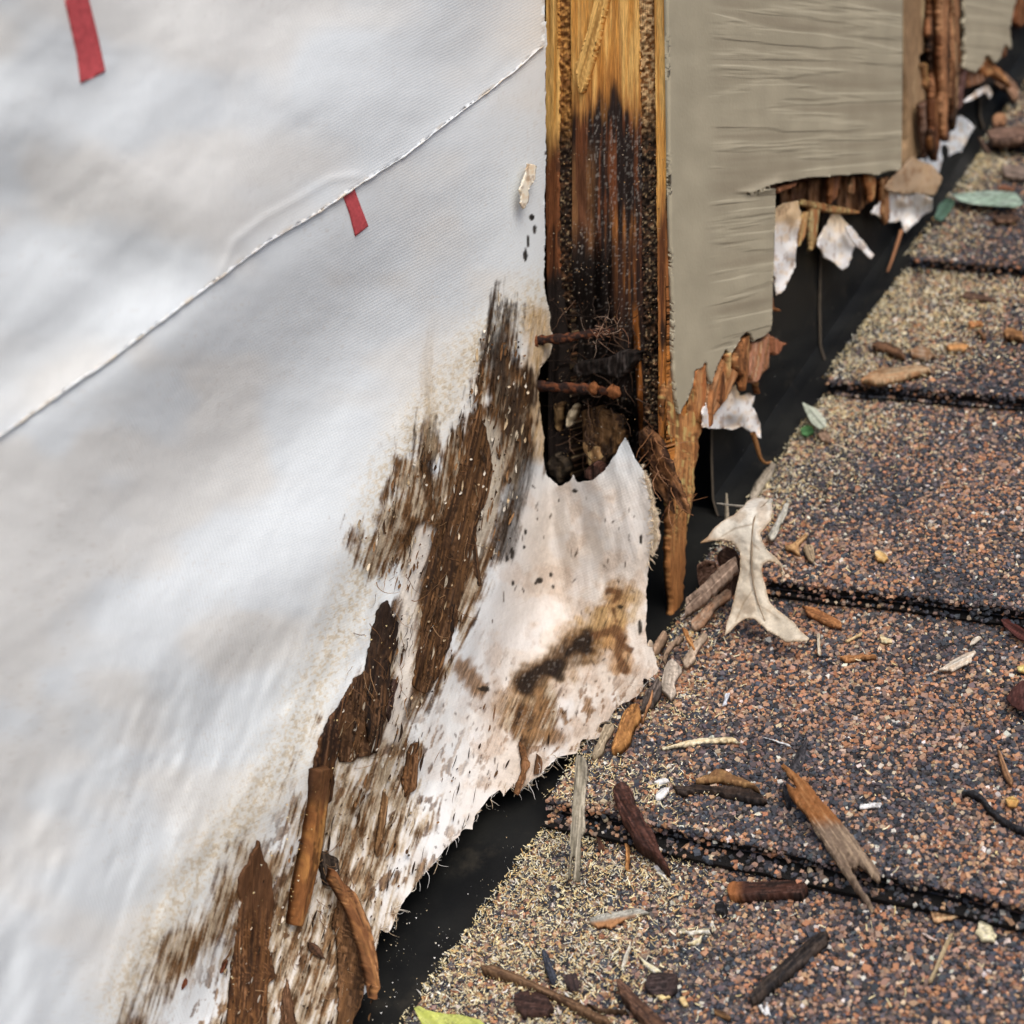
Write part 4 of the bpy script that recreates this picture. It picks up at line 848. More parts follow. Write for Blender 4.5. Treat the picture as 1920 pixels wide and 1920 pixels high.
# ---------------------------------------------------------------- wood stuck on the wrap
def on_wrap(lift, amp=.0012, seed=0, ridge=None):
    def f(px, py):
        return wall_pt(px, py, lift+amp*(fbm((px+.2*py)/7, py/70, 3, seed)-.5))
    return f
STRIP = [
 ('wood_strip', 'long fibrous brown strip down the middle of the rot on the wrap', [(884, 800), (904, 756), (916, 820), (926, 880), (916, 930), (900, 965), (892, 1020), (872, 1100), (852, 1188), (824, 1268), (796, 1304), (775, 1292), (788, 1210), (800, 1090), (814, 1012), (846, 934), (872, 860)], .0016, (.20, .095, .035), (.10, .045, .018), .5, .2, .0016),
 ('wood_strip', 'black topped brown strip above the long dangling stick', [(721, 1126), (731, 1126), (736, 1152), (744, 1160), (750, 1166), (744, 1204), (734, 1262), (728, 1330), (718, 1376), (712, 1414), (698, 1408), (686, 1340), (690, 1252), (702, 1180)], .0034, (.16, .075, .03), (.022, .012, .008), .9, .16, .0020),
 ('wood_strip', 'ragged brown fibre mat left of the black topped strip', [(694, 1256), (690, 1330), (702, 1414), (690, 1420), (676, 1412), (664, 1432), (652, 1416), (640, 1430), (634, 1404), (640, 1320), (664, 1274)], .0018, (.20, .10, .045), (.11, .05, .022), .3, .2, .0014),
 ('wood_strip', 'dark curved strip running down into the dangling stick', [(630, 1330), (654, 1300), (642, 1390), (630, 1440), (626, 1500), (612, 1520), (590, 1512), (590, 1440), (604, 1380)], .0026, (.17, .075, .028), (.05, .022, .012), .6, .3, .0018),
 ('stick', 'orange brown stick hanging down the wrap with a dark upper end', [(602, 1440), (622, 1436), (620, 1500), (610, 1580), (590, 1676), (570, 1742), (558, 1738), (568, 1660), (586, 1580), (598, 1500)], .0050, (.42, .19, .055), (.28, .11, .035), .0, .25, .0040),
 ('wood_strip', 'wide brown board splinter with a pointed dark top at the lower left', [(487, 1574), (497, 1608), (510, 1634), (516, 1700), (506, 1780), (522, 1834), (506, 1836), (498, 1960), (490, 2080), (420, 2080), (430, 1940), (440, 1800), (454, 1700), (450, 1650), (472, 1606)], .0032, (.26, .115, .04), (.12, .05, .02), .55, .08, .0024),
 ('stick', 'bowed brown stick crossing the torn hem at the bottom', [(634, 1630), (646, 1650), (672, 1676), (696, 1730), (710, 1790), (716, 1850), (710, 1876), (704, 1850), (690, 1790), (668, 1720), (640, 1670), (628, 1650)], .0085, (.36, .165, .06), (.22, .09, .035), .1, -.4, .0034),
 ('wood_strip', 'broad brown fibre sheet behind the bowed stick', [(640, 1680), (664, 1700), (690, 1760), (690, 1840), (664, 1920), (640, 2000), (604, 2080), (600, 2040), (640, 1900), (636, 1780), (628, 1730)], .0040, (.24, .115, .045), (.12, .055, .022), .3, .15, .0018),
 ('wood_strip', 'dark grey brushy tuft above the bowed stick', [(606, 1594), (620, 1600), (636, 1610), (640, 1646), (628, 1668), (612, 1664), (602, 1630)], .0034, (.10, .07, .05), (.035, .024, .018), .5, .0, .0020),
 ('wood_strip', 'short brown strip right of the grey stain in the lower rot', [(768, 1402), (786, 1388), (786, 1460), (782, 1484), (764, 1496), (756, 1470), (762, 1430)], .0022, (.26, .12, .045), (.13, .055, .02), .2, .1, .0016),
 ('wood_strip', 'narrow brown sliver folded over the torn hem', [(977, 1394), (990, 1398), (994, 1440), (984, 1470), (974, 1492), (966, 1486), (980, 1444)], .0026, (.30, .14, .055), (.17, .07, .028), .1, .2, .0014),
 ('wood_strip', 'small brown tongue beside the folded sliver on the hem', [(1008, 1408), (1018, 1428), (1017, 1450), (1004, 1456), (1006, 1430)], .0022, (.28, .14, .065), (.16, .07, .03), .1, .1, .0012),
 ('wood_strip', 'little dark pointed chip under the tip of the orange brown stick', [(577, 1766), (592, 1770), (604, 1782), (613, 1802), (598, 1796), (584, 1786)], .0026, (.13, .06, .03), (.06, .03, .016), .2, -.4, .0014),
 ('wood_strip', 'thin dark hooked chip on the bare white patch of rot', [(741, 1270), (749, 1278), (744, 1300), (738, 1330), (730, 1356), (724, 1330), (736, 1300)], .0024, (.10, .05, .035), (.05, .026, .018), .2, .3, .0014),
 ('wood_strip', 'brown triangular fibre spike at the bottom edge of the picture', [(540, 1836), (548, 1870), (560, 1920), (566, 2000), (524, 2000), (528, 1920), (534, 1870)], .0022, (.24, .12, .06), (.14, .065, .03), .1, .05, .0014),
 ('wood_strip', 'slim tan brown lath below the short strip in the lower rot', [(722, 1478), (729, 1500), (723, 1560), (712, 1612), (705, 1602), (713, 1540)], .0020, (.36, .2, .09), (.22, .11, .045), .1, .2, .0014),
 ('wood_strip', 'thin brown splinter near the right edge of the main rot', [(886, 1010), (892, 1004), (900, 1060), (906, 1100), (898, 1102), (888, 1060)], .0018, (.18, .085, .035), (.08, .04, .018), .4, -.1, .0012),
 ('wood_strip', 'black peg shaped chip lying beside the long fibrous strip', [(848, 1130), (853, 1128), (854, 1186), (846, 1188)], .0020, (.07, .035, .018), (.03, .016, .01), .3, .0, .0014),
 ('wood_strip', 'rust red seed shaped fleck left of the wide board splinter', [(426, 1796), (430, 1800), (424, 1818), (416, 1826), (414, 1820), (420, 1804)], .0018, (.24, .07, .025), (.16, .045, .018), .0, .3, .0016),
 ('wood_strip', 'second rust red seed shaped fleck, nearer the left edge', [(352, 1832), (356, 1836), (350, 1852), (342, 1858), (341, 1850), (346, 1838)], .0018, (.24, .07, .025), (.16, .045, .018), .0, .3, .0016)]
for j, (nm, lb, poly, lift, a, b, dk, lean, th) in enumerate(STRIP):
    ends = [(max(p[1] for p in poly)*0+9000, 9100, a)]
    if 'black topped' in lb: ends = [(1300, 1180, (.018, .010, .007))]
    if 'pointed dark top' in lb: ends = [(1760, 1680, (.10, .045, .02))]
    if 'orange brown stick' in lb: ends = [(1530, 1490, (.09, .038, .016))]  # stick colour is darker at its upper end
    kk = 1.0 if nm == 'stick' else .40; a = tuple(np.array(a)*(.8 if nm == 'stick' else .62)); b = tuple(np.array(b)*(.75 if nm == 'stick' else .5)); th = th*(.7 if nm == 'stick' else .35)
    sliver(nm, poly, on_wrap(lift*kk*.8, .0004 if nm == 'stick' else .0010, 730+j), a, b, 730+j, None, th, lean=lean, dk=dk, props=P_(lb, 'stick' if nm == 'stick' else 'wood strip', None), step=2.4, amp=.5 if nm == 'stick' else 2.0, ends=ends, rnd=4 if nm == 'stick' else 1.2, w=4 if nm == 'stick' else 3)

def flakes(polys, n, seed, cols, parent, lmax=34):
    rr = np.random.default_rng(seed); Vs = []; Fs = []; Cs = []; b = 0
    for (poly, frac) in polys:
        Pp = np.asarray(poly, float); m = int(n*frac); x = rr.uniform(Pp[:, 0].min(), Pp[:, 0].max(), m*4); y = rr.uniform(Pp[:, 1].min(), Pp[:, 1].max(), m*4)
        sd, _, _ = poly_sd(Pp, x, y); ok = (sd > -6) & (fbm(x/26, y/60, 3, seed+1) > .44); x, y = x[ok][:m], y[ok][:m]; m = len(x)
        L = 4+lmax*rr.random(m)**2.4; w = .5+2.4*rr.random(m)**2; lean = .12+.16*sst(700, 1500, y)+rr.normal(0, .10, m); cur = rr.normal(0, .06, m)*L; lift = .0004+.0016*rr.random(m)**2
        tt = np.linspace(-.5, .5, 5); V = np.zeros((m, 5, 2, 3))
        for i, t in enumerate(tt):
            for q, sg in enumerate((-1, 1)):
                ww = w*(1-(2*abs(t))**2*.85); xx = x-lean*L*t+cur*t*t*4+sg*ww; yy = y+L*t
                V[:, i, q] = wall_pt(xx, yy, lift*(1+1.6*abs(t)*(t > 0))+.0003*sg)
        f = np.array([[2*i, 2*i+1, 2*i+3, 2*i+2] for i in range(4)]); Fs.append((f[None]+10*np.arange(m)[:, None, None]+b).reshape(-1, 4)); b += 10*m
        Vs.append(V.reshape(-1, 3)); Cs.append(np.repeat(np.array(cols)[rr.integers(0, len(cols), m)]*rr.uniform(.6, 1.3, (m, 1)), 10, 0))
    return mesh_obj('rot_flakes', np.concatenate(Vs), np.concatenate(Fs), M_fibre, parent, np.concatenate(Cs), smooth=False, props={'kind': 'stuff'})
ROTC = [(780, 1380), (1000, 1290), (1060, 1300), (1050, 1400), (960, 1470), (860, 1550), (780, 1620), (720, 1720), (640, 1900), (560, 1990), (430, 1990), (500, 1640), (620, 1480)]
flakes([(ROT1, .6), (ROT2, .25), (ROTC, .15)], 1000, 91, [(.14, .07, .03), (.08, .04, .018), (.22, .12, .055), (.035, .02, .012), (.05, .03, .018)], wl)
flakes([(ROT1, .6), (ROT2, .4)], 420, 95, [(.52, .44, .33), (.60, .55, .47), (.42, .32, .2)], wl, 26)
# ---------------------------------------------------------------- nails and debris in the sawn edge
def nail(label, pts, r, seed):
    P = np.array([onY(np.array(float(a)), np.array(float(b)), y) for a, b, y in pts]); tt = np.linspace(0, 1, 60); t = np.linspace(0, 1, len(P))
    Q = np.stack([np.interp(tt, t, P[:, i]) for i in range(3)], -1); S_ = 12
    d = np.gradient(Q, axis=0); d /= np.linalg.norm(d, axis=1, keepdims=True); a = np.cross(d, [0, 0, 1.]); a /= np.linalg.norm(a, axis=1, keepdims=True); c = np.cross(d, a)
    th = np.linspace(0, 2*math.pi, S_, endpoint=False)
    lump = 1+.9*(fbm(tt[:, None]*16+0*th, 2*np.cos(th)[None]+0*tt[:, None], 3, seed)-.42)+.7*(fbm(tt*9, 0*tt, 3, seed+2)-.45)[:, None]
    rad = r*lump
    V = Q[:, None]+(a[:, None]*np.cos(th)[None, :, None]+c[:, None]*np.sin(th)[None, :, None])*rad[..., None]
    idx = np.arange(60*S_).reshape(60, S_); F = np.stack([idx[:-1], np.roll(idx, -1, 1)[:-1], np.roll(idx, -1, 1)[1:], idx[1:]], -1).reshape(-1, 4)
    Cc = mixc(np.broadcast_to((.024, .012, .010), (60*S_, 3)), (.17, .055, .022), sst(.46, .72, fbm(np.repeat(tt, S_)*22, np.tile(th, 60), 3, seed+4)))
    o = thing('nail', label, 'nail', group='rusty nails in the sawn edge'); mesh_obj('shank', V.reshape(-1, 3), F, M_rust, o, Cc)
    # head: a lumpy disc
    hd = -d[0]; n2 = 10; hv = []; 
    for off, k in ((-.0002, 0.02), (-.0002, 1.9), (.0012, 2.1), (.0022, 1.6), (.0026, .02)):
        hv.append(Q[0]+hd*off+(a[0]*np.cos(th)[:, None]+c[0]*np.sin(th)[:, None])*(r*k*(1+.25*(vn(th*2, off*900+0*th, seed)-.5)))[:, None])
    hv = np.array(hv); idx = np.arange(5*S_).reshape(5, S_); F = np.stack([idx[:-1], np.roll(idx, -1, 1)[:-1], np.roll(idx, -1, 1)[1:], idx[1:]], -1).reshape(-1, 4)
    mesh_obj('head', hv.reshape(-1, 3), F, M_rust, o, np.broadcast_to((.22, .075, .03), (5*S_, 3)))
nail('upper rusty nail crossing the rotten siding edge, overgrown with pale rootlets', [(1008, 638, -.010), (1060, 634, -.006), (1110, 626, -.002), (1150, 620, .004)], .0014, 11)
nail('lower, longer rusty nail with knobbly orange lumps across the siding edge', [(984, 723, -.011), (1050, 726, -.007), (1110, 730, -.004), (1160, 736, -.001)], .0015, 12)
o = bpy.data.objects['nail.001']
for cx_, cy2, r in ((1113, 728, .0020), (1150, 734, .0022)):
    c = onY(np.array(float(cx_)), np.array(float(cy2)), -.005); u = np.linspace(0, math.pi, 8); v = np.linspace(0, 2*math.pi, 12, endpoint=False)
    V = np.array([[c+r*(1+.9*(vn(np.array(a*3.), np.array(b*1.9+cx_), 3)-.5))*np.array([math.sin(a)*math.cos(b), math.sin(a)*math.sin(b), math.cos(a)]) for b in v] for a in u])
    idx = np.arange(96).reshape(8, 12); F = np.stack([idx[:-1], np.roll(idx, -1, 1)[:-1], np.roll(idx, -1, 1)[1:], idx[1:]], -1).reshape(-1, 4)
    mesh_obj('rust_lump', V.reshape(-1, 3), F, M_rust, o, np.broadcast_to((.27, .10, .035), (96, 3)))
cs = lambda y, amp=.002, seed=1: (lambda px, py: onY(px, py, y+amp*(fbm(px/9, py/20, 3, seed)-.5)))
for j, (lb, poly, y, a, b, dk) in enumerate([
 ('black feathery splinter wedged across the rot just above the lower nail', [(1073, 682), (1100, 676), (1140, 670), (1160, 658), (1200, 660), (1200, 668), (1180, 690), (1160, 712), (1120, 700), (1096, 708), (1076, 700)], -.004, (.018, .012, .010), (.008, .006, .005), .5),
 ('pale slanting sliver in the black hollow under the lower nail', [(1076, 755), (1078, 762), (1068, 790), (1058, 808), (1060, 780)], -.001, (.62, .52, .36), (.5, .4, .26), 0),
 ('dull brown pointed sliver at the left of the hollow under the nails', [(1036, 754), (1048, 752), (1047, 800), (1043, 818), (1038, 800)], .000, (.26, .16, .07), (.16, .09, .04), 0),
 ('dark fan of rotted fibres curving down into the hollow', [(1088, 770), (1120, 764), (1160, 780), (1166, 820), (1150, 850), (1130, 872), (1104, 876), (1090, 840)], .005, (.16, .085, .035), (.035, .018, .010), .8),
 ('tan fibre remnant at the foot of the dark fan', [(1090, 826), (1104, 838), (1120, 836), (1126, 860), (1112, 878), (1098, 870)], .0035, (.34, .20, .09), (.22, .12, .05), .1),
 ('dark crumbly clump resting on the notch of the wrap flap', [(1094, 882), (1112, 866), (1128, 876), (1134, 892), (1120, 902), (1094, 900)], -.004, (.07, .028, .018), (.03, .014, .010), .4),
 ('black crumb heap with yellow bits on the left end of the flap', [(1022, 868), (1040, 850), (1056, 862), (1062, 884), (1048, 906), (1030, 892)], -.002, (.05, .035, .02), (.02, .014, .009), .6)]):
    sliver('splinter' if j in (0, 1, 2) else 'rot_clump', fray(poly, 1.5, 4, 40+j), cs(y, .004, 800+j), a, b, 800+j, None, .003, back=(0, 1, 0), dk=dk, props=P_(lb, 'wood'), step=2.2, w=5, l=26)
# root tangle at the right of the hollow
for j, (lb, poly, y, a, b) in enumerate([
 ('shaggy brown bark shred beside the peak of the wrap flap', [(1192, 806), (1212, 800), (1232, 818), (1246, 842), (1262, 880), (1282, 930), (1290, 966), (1274, 950), (1256, 930), (1238, 900), (1222, 878), (1206, 850), (1196, 836)], -.002, (.20, .09, .035), (.07, .03, .015)),
 ('brown stringy shred hanging between the flap and the long splinter', [(1216, 872), (1236, 896), (1250, 924), (1262, 966), (1252, 950), (1238, 930), (1222, 915)], -.0005, (.24, .11, .045), (.10, .045, .02))]):
    sliver('bark_shred', poly, cs(y, .006, 820+j), a, b, 820+j, None, .0012, back=(0, 1, 0), dk=.5, props=P_(lb, 'bark'), step=2.4, amp=2, w=5, l=30, lean=-.5)
def hairs(name, label, spots, n, ln, r, cols, seed, kind='stuff', droop=.5, sprd=.8, parent=None):
    rr = np.random.default_rng(seed); paths = []; rads = []; cc = []
    for _ in range(n):
        p = spots(rr); d = rr.normal(0, 1, 3)*sprd; d[2] -= droop; d /= np.linalg.norm(d); L = rr.uniform(.4, 1)*ln; curl = rr.normal(0, 1, 3)*1.4
        q = [p]; 
        for k in range(6):
            d = d+curl*.16+rr.normal(0, .22, 3); d /= np.linalg.norm(d); q.append(q[-1]+d*L/6)
        paths.append(q); rads.append(r*rr.uniform(.5, 1.2)); cc.append(np.array(cols[rr.integers(len(cols))])*rr.uniform(.7, 1.2))
    V, F = tubes(paths, rads); C = np.repeat(np.array(cc), 7*3, 0)
    return mesh_obj(name, V, F, M_fibre, parent, C, props={'kind': kind, 'label': label, 'category': 'fibres'} if parent is None else {'kind': kind})
def poly_spots(poly, surf):
    P = np.asarray(poly, float)
    def f(rr):
        while True:
            x = rr.uniform(P[:, 0].min(), P[:, 0].max()); y = rr.uniform(P[:, 1].min(), P[:, 1].max())
            if poly_sd(P, np.array([x]), np.array([y]))[0][0] > 0: return surf(np.array([x]), np.array([y]))[0]
    return f
RF = [(.30, .14, .065), (.38, .2, .11), (.2, .085, .04)]
hairs('root_fibres', 'tangle of reddish brown rootlets beside the flap peak', poly_spots([(1200, 800), (1230, 810), (1290, 960), (1260, 960)], lambda x, y: onY(x, y, -.002)), 42, .016, .00020, RF, 3, sprd=.6)
hairs('root_fibres', 'pale curly rootlets on the upper nail', poly_spots([(1110, 600), (1170, 590), (1165, 640), (1110, 640)], lambda x, y: onY(x, y, -.003)), 22, .012, .00016, [(.42, .26, .18), (.5, .36, .27), (.25, .12, .07)], 4, droop=.0, sprd=1)
hairs('root_fibres', 'dark hair-like fibres in the black hollow', poly_spots([(1030, 560), (1190, 560), (1200, 860), (1040, 860)], lambda x, y: onY(x, y, -.001)), 90, .016, .00025, [(.05, .03, .02), (.12, .07, .045), (.03, .02, .015)], 5)
hem = np.array([(1232, 1258), (1206, 1290), (1163, 1322), (1134, 1366), (1088, 1400), (1046, 1420), (1016, 1452), (976, 1482), (938, 1482), (890, 1532), (850, 1576), (800, 1634), (752, 1698), (726, 1748)], float)
def hem_spot(rr):
    k = rr.uniform(0, len(hem)-1.01); i = int(k); p = hem[i]+(hem[i+1]-hem[i])*(k-i); return wall_pt(np.array([p[0]]), np.array([p[1]-2]))[0]
hairs('frayed_edge', '', hem_spot, 150, .006, .00016, [(.72, .66, .56), (.66, .52, .36), (.75, .73, .7)], 6, parent=wl)
e2 = np.array([(1204, 880), (1222, 950), (1226, 985), (1224, 1015), (1214, 1060)], float)
def e2_spot(rr):
    k = rr.uniform(0, len(e2)-1.01); i = int(k); p = e2[i]+(e2[i+1]-e2[i])*(k-i); return wall_pt(np.array([p[0]]), np.array([p[1]]))[0]
hairs('frayed_edge', '', e2_spot, 120, .004, .00022, [(.70, .55, .38), (.74, .62, .46)], 16, parent=wl, droop=.1, sprd=1)
patch('fluffy_edge', fray([(1204, 870), (1214, 900), (1224, 940), (1232, 985), (1234, 1005), (1229, 1030), (1222, 1048), (1216, 1040), (1216, 960), (1206, 900)], 2.2, 3, 77), lambda x, y: onY(x, y, -.001), 2, .002, M_paper, lambda x, y: mixc(np.broadcast_to((.70, .54, .36), x.shape+(3,)), (.78, .68, .54), fbm(x/5, y/5, 3, 5)), None, parent=wl, back=(0, 1, 0))
hairs('wood_fibres', 'fine brown hairs standing off the rotten strips on the wrap', poly_spots([(740, 900), (920, 800), (900, 1080), (720, 1420), (620, 1500), (450, 1900), (690, 1880), (700, 1600), (640, 1300)], lambda x, y: wall_pt(x, y, .002)), 130, .012, .00016, [(.2, .1, .045), (.12, .06, .03), (.34, .2, .1)], 8, droop=.9, sprd=.5)

# ---------------------------------------------------------------- debris on the roof
def zc(x0, y0, s, pts): return [(x0+a/s, y0+b/s) for a, b in pts]
A = lambda p: zc(1200, 1360, 5.333, p); Bc = lambda p: zc(1380, 1360, 5.333, p); Cc_ = lambda p: zc(1560, 1560, 5.333, p); Dc = lambda p: zc(1220, 1560, 5.333, p)
Ec = lambda p: zc(860, 1520, 4.8, p); Fc_ = lambda p: zc(1560, 1060, 5.333, p); Gc = lambda p: zc(1180, 1140, 7.385, p); Hc = lambda p: zc(1180, 860, 5.053, p); Ic = lambda p: zc(880, 1200, 4.8, p)
PALE = ((.72, .56, .32), (.80, .68, .46)); WHT = ((.78, .78, .78), (.70, .70, .70)); DKB = ((.035, .022, .016), (.012, .009, .009)); BRN = ((.22, .11, .05), (.12, .055, .025)); ORN = ((.42, .20, .07), (.30, .13, .045)); GRY = ((.30, .26, .21), (.20, .17, .135)); RED = ((.06, .02, .016), (.035, .014, .012)); TAN = ((.55, .34, .19), (.46, .27, .14)); BLK = ((.022, .022, .026), (.010, .010, .012))
